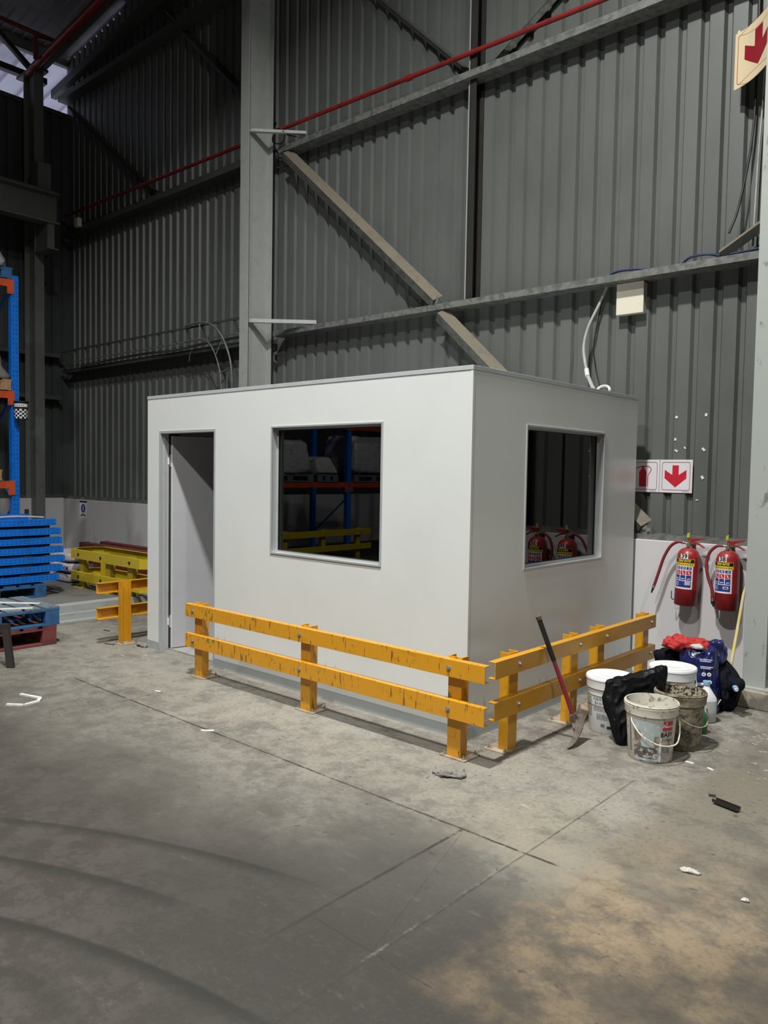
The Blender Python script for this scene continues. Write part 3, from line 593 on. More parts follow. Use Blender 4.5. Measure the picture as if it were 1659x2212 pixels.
# ------------------------------------------------------------------ white cabin
CX0, CY1, CH, T = -3.79, 2.45, 2.385, 0.075
DX0, DX1, DZ = -3.573, -2.716, 2.065
WX0, WX1, WZ0, WZ1 = -1.9635, -0.759, 1.0526, 2.0775
SY0, SY1, SZ0, SZ1 = 0.6466, 1.8396, 1.050, 2.073
cab = thing('site_cabin', (-1.9, 1.2, 0), 'white panelled site office cabin with an open door and two dark windows', 'cabin')
mb = MB()
def pw(mb, cells, fixed):
    for a0, z0, a1, z1 in cells:
        if fixed == 'y': mb.box(a0, 0, z0, a1, T, z1, M['panel'])
        else: mb.box(-T, a0, z0, 0, a1, z1, M['panel'])
pw(mb, [(CX0, 0, DX0, CH), (DX0, DZ, DX1, CH), (DX1, 0, WX0, CH), (WX0, 0, WX1, WZ0), (WX0, WZ1, WX1, CH), (WX1, 0, 0, CH)], 'y')
mb.build('front_wall', cab)
mb = MB(); pw(mb, [(T, 0, SY0, CH), (SY0, 0, SY1, SZ0), (SY0, SZ1, SY1, CH), (SY1, 0, CY1, CH)], 'x'); mb.build('side_wall', cab)
MB().box(CX0, T, 0, CX0+T, CY1, CH, M['panel']).build('side_wall', cab)
MB().box(CX0+T, CY1-T, 0, -T, CY1, CH, M['panel']).build('rear_wall', cab)
MB().box(CX0+0.01, 0.01, CH-0.06, -0.01, CY1-0.01, CH-0.002, M['panel']).build('roof_panel', cab)
MB().box(CX0+T, T, 0.002, -T, CY1-T, 0.012, M['inner_floor']).build('cabin_floor', cab)
mb = MB()
mb.box(CX0-0.004, -0.004, CH-0.004, 0.004, 0.06, CH+0.026, M['panel_trim']); mb.box(-0.06, 0.06, CH-0.004, 0.004, CY1+0.004, CH+0.026, M['panel_trim'])
mb.box(CX0-0.004, 0.06, CH-0.004, CX0+0.06, CY1+0.004, CH+0.026, M['panel_trim']); mb.box(CX0+0.06, CY1-0.06, CH-0.004, -0.06, CY1+0.004, CH+0.026, M['panel_trim'])
mb.build('top_flashing', cab, bevel=0.002)
mb = MB(); mb.prism([(0.0015, -0.0015), (-0.018, -0.0015), (-0.018, 0.0), (0, 0), (0, 0.018), (0.0015, 0.018)], (0, 0, 0.07), (0, 0, CH-0.004), (1, 0, 0), (0, 1, 0), M['panel']); mb.build('corner_trim', cab)
def skirt(a0, a1, fixed):
    pr = [(0, 0), (0.022, 0), (0.018, 0.012), (0.005, 0.062), (0.003, 0.072), (0, 0.072)]
    if fixed == 'y': return MB().prism(pr, (a0, 0, 0), (a1, 0, 0), (0, -1, 0), (0, 0, 1), M['skirt']).build('skirting', cab)
    return MB().prism(pr, (0, a0, 0), (0, a1, 0), (1, 0, 0), (0, 0, 1), M['skirt']).build('skirting', cab)
skirt(CX0, DX0-0.002, 'y'); skirt(DX1+0.002, 0.012, 'y'); skirt(-0.012, CY1, 'x')
MB().prism([(0, 0), (0.02, 0), (0.004, 0.07), (0, 0.07)], (CX0, 0, 0), (CX0, CY1, 0), (-1, 0, 0), (0, 0, 1), M['skirt']).build('skirting', cab)
def window(name, P, a0, a1, z0, z1):
    """P(a, d, z): a along the wall, d depth into the cabin"""
    def bx(mb, x0, d0, q0, x1, d1, q1, m):
        p, q = P(x0, d0, q0), P(x1, d1, q1)
        mb.box(min(p[0], q[0]), min(p[1], q[1]), q0, max(p[0], q[0]), max(p[1], q[1]), q1, m)
    mb = MB(); fl, th = 0.014, 0.004
    def ring(i0, i1, d0, d1, m, mb=mb):   # frame ring between insets i0 < i1
        bx(mb, a0+i0, d0, z0+i0, a0+i1, d1, z1-i0, m); bx(mb, a1-i1, d0, z0+i0, a1-i0, d1, z1-i0, m)
        bx(mb, a0+i1, d0, z0+i0, a1-i1, d1, z0+i1, m); bx(mb, a0+i1, d0, z1-i1, a1-i1, d1, z1-i0, m)
    ring(0, fl, -0.008, 0.0, M['alu']); ring(0.0, 0.010, 0.0, 0.078, M['alu']); ring(0.008, 0.030, 0.052, 0.078, M['alu'])
    f = mb.build(name, cab, bevel=0.0015)
    mb = MB(); ring(0.030, 0.035, 0.050, 0.066, M['gasket'], mb); mb.build('gasket', f)
    mb = MB(); bx(mb, a0+0.033, 0.056, z0+0.033, a1-0.033, 0.062, z1-0.033, M['glass']); mb.build('pane', f)
window('window_frame', lambda a, d, z: (a, d, z), WX0, WX1, WZ0, WZ1)
window('window_frame', lambda a, d, z: (-d, a, z), SY0, SY1, SZ0, SZ1)
mb = MB()
mb.box(DX0, -0.006, 0.0, DX0+0.012, 0.078, DZ, M['alu']); mb.box(DX0+0.012, 0.030, 0.0, DX0+0.024, 0.078, DZ-0.012, M['alu'])
mb.box(DX1-0.012, -0.006, 0.0, DX1, 0.078, DZ, M['alu']); mb.box(DX0+0.012, -0.006, DZ-0.012, DX1-0.012, 0.078, DZ, M['alu'])
mb.box(DX0-0.012, -0.006, 0.0, DX0, 0.0, DZ+0.012, M['alu']); mb.box(DX1, -0.006, 0.0, DX1+0.010, 0.0, DZ+0.012, M['alu']); mb.box(DX0, -0.006, DZ, DX1, 0.0, DZ+0.012, M['alu'])
mb.build('door_frame', cab, bevel=0.0015)
MB().box(DX0+0.002, 0.079, 0.0, DX0+0.030, 0.20, DZ-0.01, M['gasket']).build('dark_gap_strip', cab)  # black strip put in for the dark gap beside the door leaf
ang = math.radians(13); hx, hy = -3.548, 0.100
du, dv = Vector((math.sin(ang), math.cos(ang), 0)), Vector((math.cos(ang), -math.sin(ang), 0))
mb = MB(); mb.prism([(0, 0), (0.82, 0), (0.82, 0.040), (0, 0.040)], (hx, hy, 0.018), (hx, hy, 2.035), du, dv, M['leaf'])
leaf = mb.build('door_leaf', cab, bevel=0.0025)
mb = MB(); mb.prism([(0, -0.001), (0.003, -0.001), (0.003, 0.041), (0, 0.041)], (hx, hy-0.003, 0.018), (hx, hy-0.003, 2.035), du, dv, M['lab_white']); mb.build('edge_strip', leaf)
for z in (0.27, 1.80):
    mb = MB(); mb.cyl((hx+0.004, 0.088, z-0.055), (hx+0.004, 0.088, z+0.055), 0.009, M['chrome'], n=12)
    mb.box(hx-0.0, 0.0925, z-0.06, hx+0.038, 0.0965, z+0.06, M['lab_white']); mb.box(hx-0.024, 0.066, z-0.035, hx+0.004, 0.088, z+0.035, M['lab_white'])
    for k in (-0.028, 0.0, 0.028): mb.cyl((hx+0.004, 0.088, z+k-0.002), (hx+0.004, 0.088, z+k+0.002), 0.0105, M['bolt'], n=12)
    mb.build('hinge', leaf)

# ------------------------------------------------------------------ yellow crash railings
def railing(name, origin, dirv, outv, posts, a0, a1, label, m, zt=(0.508, 0.612), zb=(0.256, 0.368), plate_in=0.0, zoff=0.0, topz=0.622, group=None, plates=True):
    """posts at distances a along dirv; web faces outv"""
    O_, D, U = Vector(origin), Vector(dirv), Vector(outv)
    t = thing(name, origin, label, 'railing', group)
    for z0, z1 in (zt, zb):
        h = z1-z0; zc_ = (z0+z1)/2+zoff
        r = MB().prism(C_prof(h, 0.050, 0.006), O_+D*a0+U*0.050+Vector((0, 0, zc_)), O_+D*a1+U*0.050+Vector((0, 0, zc_)), -U, Vector((0, 0, 1)), m).build('rail', t, bevel=0.0015)
        for a in posts:
            mb = MB(); hexbolt(mb, O_+D*(a-0.012)+U*0.050+Vector((0, 0, zc_)), U, 0.010, 0.012, M['bolt']); mb.build('bolt', r)
    for a in posts:
        mb = MB(); mb.prism([(q[0], q[1]) for q in C_prof(0.10, 0.070, 0.007)], O_+D*a+Vector((0, 0, zoff+0.010)), O_+D*a+Vector((0, 0, topz+zoff)), -U, D, m)
        p = mb.build('post', t, bevel=0.0015)
    for a in posts:
        c = O_+D*a-U*0.065
        pr = [(-0.095, -0.082), (0.095, -0.082), (0.095, 0.082), (-0.095, 0.082)]
        bp = MB().prism(pr, c+Vector((0, 0, zoff)), c+Vector((0, 0, zoff+0.010)), D, -U, M['plate'] if plates else m).build('base_plate', t, bevel=0.001)
        for sx, sy in ((-1, -1), (1, -1), (1, 1), (-1, 1)):
            mb = MB(); q = c+D*0.072*sx+U*0.060*sy+Vector((0, 0, zoff+0.010)); hexbolt(mb, q, (0, 0, 1), 0.008, 0.014, M['bolt'])
            mb.cyl(q, q+Vector((0, 0, 0.024)), 0.004, M['bolt'], n=8); mb.build('anchor_bolt', bp)
    return t
GR = 'orange-yellow crash railings around the cabin'
railing('crash_railing', (0, -0.325, 0), (1, 0, 0), (0, -1, 0), (-2.485, -1.178, 0.146), -2.60, 0.395, 'scratched orange-yellow steel railing in front of the cabin door and window', M['yellow'], group=GR)
railing('crash_railing', (0.330, 0, 0), (0, 1, 0), (1, 0, 0), (0.036, 0.815, 1.215, 2.0), -0.243, 2.075, 'clean orange-yellow steel railing along the right side of the cabin behind the pickaxe', M['yellow_clean'], group=GR)
railing('crash_railing', (-4.115, 0, 0), (0, 1, 0), (-1, 0, 0), (-0.075, 1.1, 2.0), -0.33, 2.1, 'orange-yellow steel railing at the left side of the cabin, seen from its inner side', M['yellow_clean'], group=GR)

# lemon yellow closed barrier on the raised slab
t = thing('pallet_barrier', (-6.1, 1.0, 0.165), 'lemon yellow closed crash barrier with chamfered corners on the raised slab', 'barrier')
loop = [(-6.95, 0.80), (-5.28, 0.80), (-5.12, 0.95), (-5.12, 1.15), (-5.28, 1.30), (-6.95, 1.30), (-7.08, 1.17), (-7.08, 0.93)]
for z0, z1 in ((0.545, 0.66), (0.265, 0.375)):
    mb = MB(); n = len(loop); cen = Vector((-6.1, 1.05, 0)); ins = []
    for i, p in enumerate(loop):
        v = Vector((p[0], p[1], 0)); a, b = Vector((*loop[i-1], 0)), Vector((*loop[(i+1) % n], 0))
        bis = ((a-v).normalized()+(b-v).normalized()).normalized(); ins.append(v+bis*0.06)
    for i in range(n):
        j = (i+1) % n; A, B = Vector((*loop[i], 0)), Vector((*loop[j], 0)); a, b = ins[i], ins[j]
        vs = [Vector((p.x, p.y, z)) for p in (A, B, b, a) for z in (z0, z1)]
        fs = [(0, 2, 3, 1), (1, 3, 5, 7)]; mb.add(vs, fs, M['lemon'])
        mb.add([Vector((p.x, p.y, z)) for p in (A, B, b, a) for z in (z0+0.006, z0)], [(0, 2, 4, 6), (1, 7, 5, 3)], M['lemon'])
        A2, B2 = A+(a-A)*0.1, B+(b-B)*0.1
        mb.add([Vector((p.x, p.y, z)) for p in (A2, B2) for z in (z0, z1-0.006)], [(0, 1, 3, 2)], M['lemon'])
    r = mb.build('rail', t)
    for x in (-6.75, -6.18, -5.50): 
        mb = MB(); hexbolt(mb, (x, 0.80, (z0+z1)/2), (0, -1, 0), 0.012, 0.012, M['gasket']); mb.build('bolt', r)
for x in (-6.80, -6.12, -5.60):
    for y, d in ((0.865, 1), (1.235, -1)):
        MB().prism(C_prof(0.11, 0.07, 0.007), (x, y, 0.175), (x, y, 0.60), (0, d, 0), (1, 0, 0), M['lemon']).build('post', t)
        MB().box(x-0.10, y-0.08, 0.165, x+0.10, y+0.08, 0.175, M['lemon']).build('base_plate', t)

# maroon beams and sacks behind it
for i in range(3):
    for j in range(2):
        x0 = -8.3+0.1*j+0.05*(i % 2); y0 = 1.62+j*0.28; z0 = 0.24+i*0.125
        mb = MB(); mb.prism(C_prof(0.115, 0.12, 0.01), (x0, y0, z0+0.057), (x0+3.6, y0, z0+0.057), (0, 1, 0), (0, 0, 1), M['maroon'])
        lab = ['bottom', 'middle', 'top'][i]
        b = mb.build('rack_beam', at=(x0, y0, z0), **tags('maroon steel beam, %s layer of the %s stack lying behind the yellow barrier' % (lab, 'nearer' if j == 0 else 'rear'), 'beam', 'maroon beams stacked by the dado'))
        MB().box(x0-0.02, y0-0.01, z0-0.01, x0+0.005, y0+0.13, z0+0.12, M['black_steel']).build('end_bracket', b)
for x in (-7.8, -5.6):
    MB().box(x, 1.5, 0.165, x+0.08, 2.2, 0.238, M['wood']).build('timber_bearer', at=(x, 1.85, 0.165), **tags('timber bearer under the %s end of the maroon beams' % ('left' if x < -7 else 'right'), 'timber', 'timber bearers'))

def sack(cx, cy, cz, lx, ly, lz, m, name, parent=None, seed=0, rot=0.0, p=0.45, amp=0.025, fr=4.0, nu=48, nv=28, taper=0.0, **tg):
    """soft superellipsoid with creases, flat underneath"""
    mb = MB(); vs = []
    R_ = Matrix.Rotation(rot, 3, 'Z')
    sg = lambda v, e: math.copysign(abs(v)**e, v)
    for j in range(nv+1):
        ph = -math.pi/2+math.pi*j/nv
        for i in range(nu):
            th = 2*math.pi*i/nu
            x = sg(math.cos(ph), p)*sg(math.cos(th), p); y = sg(math.cos(ph), p)*sg(math.sin(th), p); z = sg(math.sin(ph), p)
            k = 1-taper*(z+1)/2
            q = Vector((x*lx/2*k, y*ly/2*k, z*lz/2))
            nn = noise.noise(Vector((q.x*fr+seed, q.y*fr, q.z*fr*1.5)))+0.5*noise.noise(Vector((q.x*fr*2.7, q.y*fr*2.7+seed, q.z*fr*3)))
            rd = 1-2*abs(noise.noise(Vector((q.x*fr*1.6, q.y*fr*1.6, q.z*fr*1.6+seed*3))))
            d = Vector((x, y, z)).normalized(); q += d*(amp*nn+amp*0.8*rd*rd)
            q = R_@q+Vector((cx, cy, cz+lz/2)); q.z = max(q.z, cz); vs.append(q)
    fs = [(j*nu+i, j*nu+(i+1) % nu, (j+1)*nu+(i+1) % nu, (j+1)*nu+i) for j in range(nv) for i in range(nu)]
    mb.add(vs, fs, m, True); return mb.build(name, parent, at=(cx, cy, cz), sharp=75, **tg)
for i, (z, l) in enumerate(((0.165, 'bottom'), (0.305, 'middle'), (0.445, 'top'))):
    o = sack(-7.55, 1.10, z, 0.75, 0.42, 0.13, M['sack'], 'cement_sack', seed=i*3, amp=0.01, **tags('pale printed sack, %s of the stack between blue frames and yellow barrier' % l, 'sack', 'pale sacks on the slab'))
    if i == 1:
        mb = MB(); f = wall_map(-7.38, 0.872, 0.30); poly(mb, f, [(-0.22, 0.03), (0.20, 0.03), (0.20, 0.10), (-0.22, 0.10)], M['lab_blue']); write(mb, f, 'OOC', 0.085, 0.08, 0.065, M['lab_white'], 0.002); mb.build('printed_band', o)
t = thing('wall_notice', (-9.9, 2.5, 1.0), 'small dark blue and white notice on the far dado wall', 'sign')
mb = MB(); f = wall_map(-9.93, 2.50, 0.86); poly(mb, f, [(-0.13, 0), (0.13, 0), (0.13, 0.30), (-0.13, 0.30)], M['sign_white']); 
poly(mb, f, [(-0.13, 0.27), (0.13, 0.27), (0.13, 0.30), (-0.13, 0.30)], M['lab_black'], 0.001)
poly(mb, f, [(0.075*math.cos(a*0.4), 0.17+0.075*math.sin(a*0.4)) for a in range(16)], M['lab_blue'], 0.001); poly(mb, f, [(-0.012, 0.13), (0.012, 0.13), (0.012, 0.21), (-0.012, 0.21)], M['sign_white'], 0.002)
stroke(mb, f, [(-0.09, 0.04), (-0.03, 0.06), (0.03, 0.06), (0.09, 0.04)], 0.03, M['ink'], 0.001); mb.build('notice_sheet', t)

# ------------------------------------------------------------------ flat stack of blue rack frames on a blue pallet
def pallet(name, x0, y0, z0, lx, ly, h, m_top, m_body, label, boards=7, blocks=3, group=None, skew=0):
    """top boards run along x"""
    t = thing(name, (x0+lx/2, y0+ly/2, z0), label, 'pallet', group)
    bh = 0.02; bw = ly/boards*0.80
    for i in range(boards):
        y = y0+(ly-bw)*i/(boards-1)
        MB().box(x0, y, z0+h-bh, x0+lx, y+bw, z0+h, m_top, rot=Matrix.Rotation(random.uniform(-0.008, 0.008), 3, 'Z'), piv=(x0, y, z0)).build('deck_board', t, bevel=0.002)
    for i in range(3):
        x = x0+(lx-0.11)*i/2
        MB().box(x, y0, z0+h-bh*2-0.001, x+0.11, y0+ly, z0+h-bh-0.001, m_body).build('stringer_board', t, bevel=0.002)
        MB().box(x, y0, z0, x+0.11, y0+ly, z0+bh, m_body).build('bottom_board', t, bevel=0.002)
        for k in range(blocks):
            y = y0+(ly-0.14)*k/(blocks-1)
            MB().box(x+0.001, y+0.002, z0+bh, x+0.109, y+0.138, z0+h-bh*2-0.001, m_body).build('block', t, bevel=0.003)
    return t
pallet('wooden_pallet', -7.25, -1.02, 0.166, 0.9, 1.22, 0.16, M['blue_dim'], M['blue_dim'], 'blue wooden pallet under the stack of blue rack frames')
def frame(x, yr, z, length, width, ph=0.075, pw_=0.085):
    t = thing('racking_ladder', (x, yr, z), '', 'rack frame', 'blue rack frames stacked flat')
    for k, xx in enumerate((x-pw_, x-width)):
        mb = MB(); mb.prism([(0, -ph/2), (0, ph/2), (-pw_, ph/2), (-pw_, ph/2-0.004), (-0.004, ph/2-0.004), (-0.004, -ph/2+0.004), (-pw_, -ph/2+0.004), (-pw_, -ph/2)], (xx+pw_, yr, z+ph/2), (xx+pw_, yr-length, z+ph/2), (1, 0, 0), (0, 0, 1), M['blue'])
        up = mb.build('upright', t)
        if k == 0:
            mb = MB()
            for i in range(int(length/0.05)-1):
                for dz in (0.020, 0.053):
                    y = yr-0.05-i*0.05
                    if i % 1 == 0: mb.box(xx+pw_-0.001, y-0.009, z+dz-0.003, xx+pw_+0.0006, y+0.009, z+dz+0.003, M['hole'])
            mb.build('slot_pattern', up, kind='stuff')
    for i in range(4):
        y = yr-0.1-i*(length-0.3)/4
        MB().prism([(-0.015, 0.005), (0.015, 0.005), (0.015, 0.035), (-0.015, 0.035)], (x-pw_, y, z+0.01), (x-width+pw_*0.2, y-(length-0.3)/4 if i % 2 else y, z+0.01), (0, 1, 0), (0, 0, 1), M['blue']).build('diagonal', t)
    return t
lay = [('bottom', 0.0), ('second from bottom', 0.035), ('third from bottom', 0.06), ('middle', 0.045), ('third from top', 0.03), ('second from top', 0.02), ('top', -0.03)]
for i, (l, dy) in enumerate(lay):
    z = 0.352+i*0.112
    o = frame(-6.36, 0.36+dy*1.2, z, 2.3, 0.85); o['label'] = 'perforated blue rack frame, %s of the flat stack at the left edge' % l
for i in range(6):
    z = 0.352+i*0.112+0.0755
    MB().box(-6.56, -1.9, z, -6.48, 0.30, z+0.0365, M['black_steel']).build('shade_bar', at=(-6.52, -0.8, z), **tags('dark bar standing for the shade between two blue frames of the flat stack', 'shade_filler', 'dark shade bars in the blue stack'))  # dark bars run full length to paint the shade between the frames
mb = MB(); mb.prism(C_prof(0.035, 0.10, 0.004), (-6.75, 0.18, 1.125), (-6.9, -1.6, 1.125), (-1, 0, 0), (0, 0, 1), M['blue']); o = mb.build('loose_beam', at=(-6.8, 0, 1.1), **tags('loose blue steel section with black end lug lying on top of the blue stack', 'beam'))
MB().box(-6.86, 0.16, 1.11, -6.80, 0.19, 1.20, M['black_steel']).build('end_lug', o); MB().box(-6.86, -0.30, 1.145, -6.80, -0.27, 1.22, M['black_steel']).build('end_lug', o)
MB().tube([(-6.44, -1.2, 1.115), (-6.45, -0.5, 1.125), (-6.46, -0.1, 1.135), (-6.47, 0.22, 1.115)], 0.012, M['sack'], n=6).build('packing_strip', at=(-6.45, -0.5, 1.12), **tags('grey strip of packing lying along the top blue frame', 'strip'))

# ------------------------------------------------------------------ pallet racking at the left edge, running towards the camera
XRK = -7.90
def upright(y, label, x=XRK):
    t = thing('rack_upright', (x-0.5, y, 0.166), label, 'pallet rack', 'blue rack uprights')
    for xx in (x, x-1.0):
        mb = MB(); mb.prism([(0, -0.05), (0, 0.05), (-0.09, 0.05), (-0.09, 0.045), (-0.004, 0.045), (-0.004, -0.045), (-0.09, -0.045), (-0.09, -0.05)], (xx, y, 0.17), (xx, y, 4.28), (1, 0, 0), (0, 1, 0), M['blue'])
        u = mb.build('post', t)
        if xx == x and y > 0:
            mb = MB()
            for i in range(54):
                z = 0.9+i*0.062
                for dy in (-0.022, 0.022): mb.box(xx-0.001, y+dy-0.005, z-0.008, xx+0.0008, y+dy+0.005, z+0.008, M['hole'])
            mb.build('slot_pattern', u, kind='stuff')
    for i in range(5):
        z = 0.5+i*0.75; a, b = ((x-0.09, x-1.0) if i % 2 else (x-1.0, x-0.09))
        MB().cyl((a, y, z), (b, y, z+0.70), 0.016, M['blue'], n=6).build('diagonal', t)
    return t
YU = [0.50, -1.95, -4.40, -6.85, -9.3]
for i, y in enumerate(YU):
    upright(y, 'blue perforated rack upright beside the far left column' if i == 0 else ['', 'blue rack upright one bay nearer than the visible end upright', 'blue rack upright two bays nearer than the end upright', 'blue rack upright reflected in the front window', 'blue rack upright at the near end of the rack'][i])
LV = [(1.53, 'low'), (2.74, 'middle'), (4.22, 'top')]
for i in range(4):
    for z, l in LV:
        t = thing('rack_beam', (XRK, (YU[i]+YU[i+1])/2, z-0.11), 'orange %s-level rack beam%s' % (l, ' at the left edge of the photo' if i == 0 else ', %s bay along from the left edge' % ['', 'one', 'two', 'three'][i]), 'beam', 'orange rack beams')
        MB().box(XRK-0.045, YU[i+1]+0.05, z-0.10, XRK+0.005, YU[i]-0.05, z, M['orange']).build('box_beam', t, bevel=0.003)
        MB().box(XRK-1.0, YU[i+1]+0.05, z-0.10, XRK-0.95, YU[i]-0.05, z, M['orange']).build('rear_beam', t)
        for yy in (YU[i]-0.10, YU[i+1]+0.04): 
            MB().box(XRK-0.005, yy, z-0.19, XRK+0.012, yy+0.085, z+0.005, M['orange']).build('end_connector', t)
# loads: pallet + wrapped goods
def load(y, z, seed, m, hh, label, mp=M['wood'], lab2='', ly=1.1):
    p = pallet('loaded_pallet', XRK-1.02, y-ly/2, z+0.007, 1.04, ly, 0.145, mp, mp, lab2, group='pallets on the rack')
    sack(XRK-0.50, y, z+0.153, 1.06, ly*1.03, hh, m, 'wrapped_goods', seed=seed, p=0.25, amp=0.05, fr=3.0, taper=0.45 if z > 4 else 0.2, **tags(label, 'goods', 'stretch-wrapped goods on the rack'))
load(-0.09, 4.22, 1, M['wrap'], 0.60, 'silver-wrapped goods on the top rack level at the left edge', M['blue_dim'], 'blue pallet on the top rack level')
load(-0.11, 2.74, 5, M['wrap_brown'], 0.36, 'brown-wrapped goods on the middle rack level at the left edge', M['wood'], 'timber pallet on the middle rack level')
load(-0.24, 1.53, 8, M['carton'], 0.75, 'brown cartons on the low rack level at the left edge', M['wood'], 'timber pallet on the low rack level')
pallet('wooden_pallet', XRK-1.0, -0.92, 3.36, 1.0, 1.18, 0.145, M['wood'], M['wood'], 'timber pallet standing on a dark crate between middle and top rack levels')
MB().box(XRK-0.98, -0.90, 3.312, XRK-0.04, 0.21, 3.358, M['black_steel']).build('dark_crate', at=(XRK-0.5, -0.5, 3.31), **tags('dark crate top under the timber pallet between rack levels', 'crate'))
sack(XRK-0.45, -0.15, 3.507, 0.8, 0.8, 0.30, M['sack'], 'plastic_bag', seed=3, taper=0.4, **tags('pale plastic bag on the timber pallet between rack levels', 'bag'))
for i, (y, hh) in enumerate(((-5.3, 0.62), (-6.25, 0.30), (-7.55, 0.75), (-3.3, 0.55))):
    load(y, 1.53, 11+i, M['wrap'], hh, ['grey-wrapped goods in the middle of the reflected rack bay', 'low grey-wrapped goods beside the reflected upright', 'tall grey-wrapped goods right of the reflected upright', 'grey-wrapped goods two bays from the end upright'][i], M['pallet_grey'], ['pallet under the middle reflected goods', 'pallet under the low reflected goods', 'pallet under the tall reflected goods', 'pallet two bays from the end upright'][i], ly=1.15 if i != 1 else 0.55)
t = railing('aisle_barrier', (-7.2, -4.6, 0.0), (0, 1, 0), (1, 0, 0), (0.0, -0.9, -1.8), -2.1, 0.2, 'lemon yellow aisle barrier seen only mirrored in the front window', M['lemon'], zt=(0.57, 0.68), zb=(0.30, 0.40), zoff=0.0, topz=0.7, plates=False)
# checkered tape canister hanging from the upright
t = thing('hanging_canister', (-7.80, 0.56, 2.36), 'black hanging canister with white and green band and chequered lower half on the blue upright', 'canister')
cc = (-7.79, 0.53, 0)
MB().lathe([(0.0, 2.355), (0.078, 2.355), (0.088, 2.50), (0.083, 2.50), (0.085, 2.585), (0.098, 2.588), (0.098, 2.602), (0, 2.606)], cc, M['black']).build('canister_body', t)
mb = MB(); th0 = -1.0
for j in range(5):
    for i in range(12):
        if True:
            f = cyl_map(cc[0], cc[1], 2.37, 0.079, th0, 0.07); decal(mb, f, -0.17+i*0.028, j*0.025, -0.17+(i+1)*0.028, (j+1)*0.025, M['lab_white'] if (i+j) % 2 else M['lab_black'], 0.001)
mb.build('chequered_band', t)
mb = MB(); f = cyl_map(cc[0], cc[1], 2.525, 0.085, th0, 0.0); decal(mb, f, -0.14, 0, 0.14, 0.042, M['lab_white'], 0.001); decal(mb, f, -0.14, 0, -0.07, 0.042, M['green'], 0.002)
for k in range(6): decal(mb, f, -0.04+k*0.022, 0.012, -0.028+k*0.022, 0.030, M['ink'], 0.002)
mb.build('label_band', t)

# ------------------------------------------------------------------ pallets and black stand at lower left
pallet('wooden_pallet', -5.33, -1.78, 0.002, 0.83, 1.22, 0.185, M['pallet_red'], M['pallet_red'], 'dark red wooden pallet at the bottom of the pile at the left edge')
pb = pallet('wooden_pallet', -5.33, -1.76, 0.189, 0.83, 1.23, 0.18, M['pallet_grey'], M['blue_dim'], 'weathered blue wooden pallet lying on the red one at the left edge')
for (x0, y0, x1, y1, l) in ((-5.05, -0.90, -4.72, -0.62, 'longer'), (-4.80, -1.30, -4.52, -0.78, 'nearer')):
    d = Vector((x1-x0, y1-y0, 0)); L = d.length; d.normalize(); nn = Vector((-d.y, d.x, 0))
    MB().prism([(-0.022, 0), (0.022, 0), (0.022, 0.010), (-0.022, 0.010)], (x0, y0, 0.371), (x1, y1, 0.371), nn, (0, 0, 1), M['offcut']).build('white_offcut', at=(x0, y0, 0.371), **tags('%s white trim offcut lying on the weathered blue pallet' % l, 'offcut', 'white offcuts on the pallet'))
t = thing('trestle_stand', (-4.0, -1.35, 0), 'black steel stand leg with sloping top bar cut off by the left edge', 'stand')
mb = MB(); mb.prism([(-0.028, -0.02), (0.028, -0.02), (0.028, 0.02), (-0.028, 0.02)], (-3.865, -1.265, 0.0), (-3.95, -1.275, 0.37), (0.74, 0.67, 0), (0.67, -0.74, 0), M['black_steel']); mb.build('leg', t)
mb = MB(); mb.prism([(-0.03, -0.045), (0.03, -0.045), (0.03, 0.03), (-0.03, 0.03)], (-3.93, -1.25, 0.335), (-4.45, -1.75, 0.345), (0.67, -0.74, 0), (0, 0, 1), M['black_steel']); mb.build('top_bar', t)
mb = MB(); mb.prism([(-0.028, -0.02), (0.028, -0.02), (0.028, 0.02), (-0.028, 0.02)], (-4.52, -1.82, 0.0), (-4.42, -1.74, 0.33), (0.74, 0.67, 0), (0.67, -0.74, 0), M['black_steel']); mb.build('leg', t)
# ------------------------------------------------------------------ signs on the cladding
ARROW = [(-0.030, 0.103), (0.030, 0.103), (0.030, 0.012), (0.103, 0.060), (0.103, -0.018), (0.0, -0.103), (-0.103, -0.018), (-0.103, 0.060), (-0.030, 0.012)]
def arrow(mb, f, cx, cz, s, m, l):
    q = [(cx+a*s, cz+b*s) for a, b in ARROW]
    mb.add([f(a, b, l) for a, b in q], [(0, 8, 2, 1), (8, 7, 6), (8, 6, 5), (8, 5, 2), (2, 5, 4), (2, 4, 3)], m)
def rrect(mb, f, x0, z0, x1, z1, r, wd, m, l):
    pts = []
    for cx, cz, a0 in ((x1-r, z1-r, 0), (x0+r, z1-r, 90), (x0+r, z0+r, 180), (x1-r, z0+r, 270)):
        for k in range(5): a = math.radians(a0+k*22.5); pts.append((cx+r*math.cos(a), cz+r*math.sin(a)))
    pts.append(pts[0]); stroke(mb, f, pts, wd, m, l)
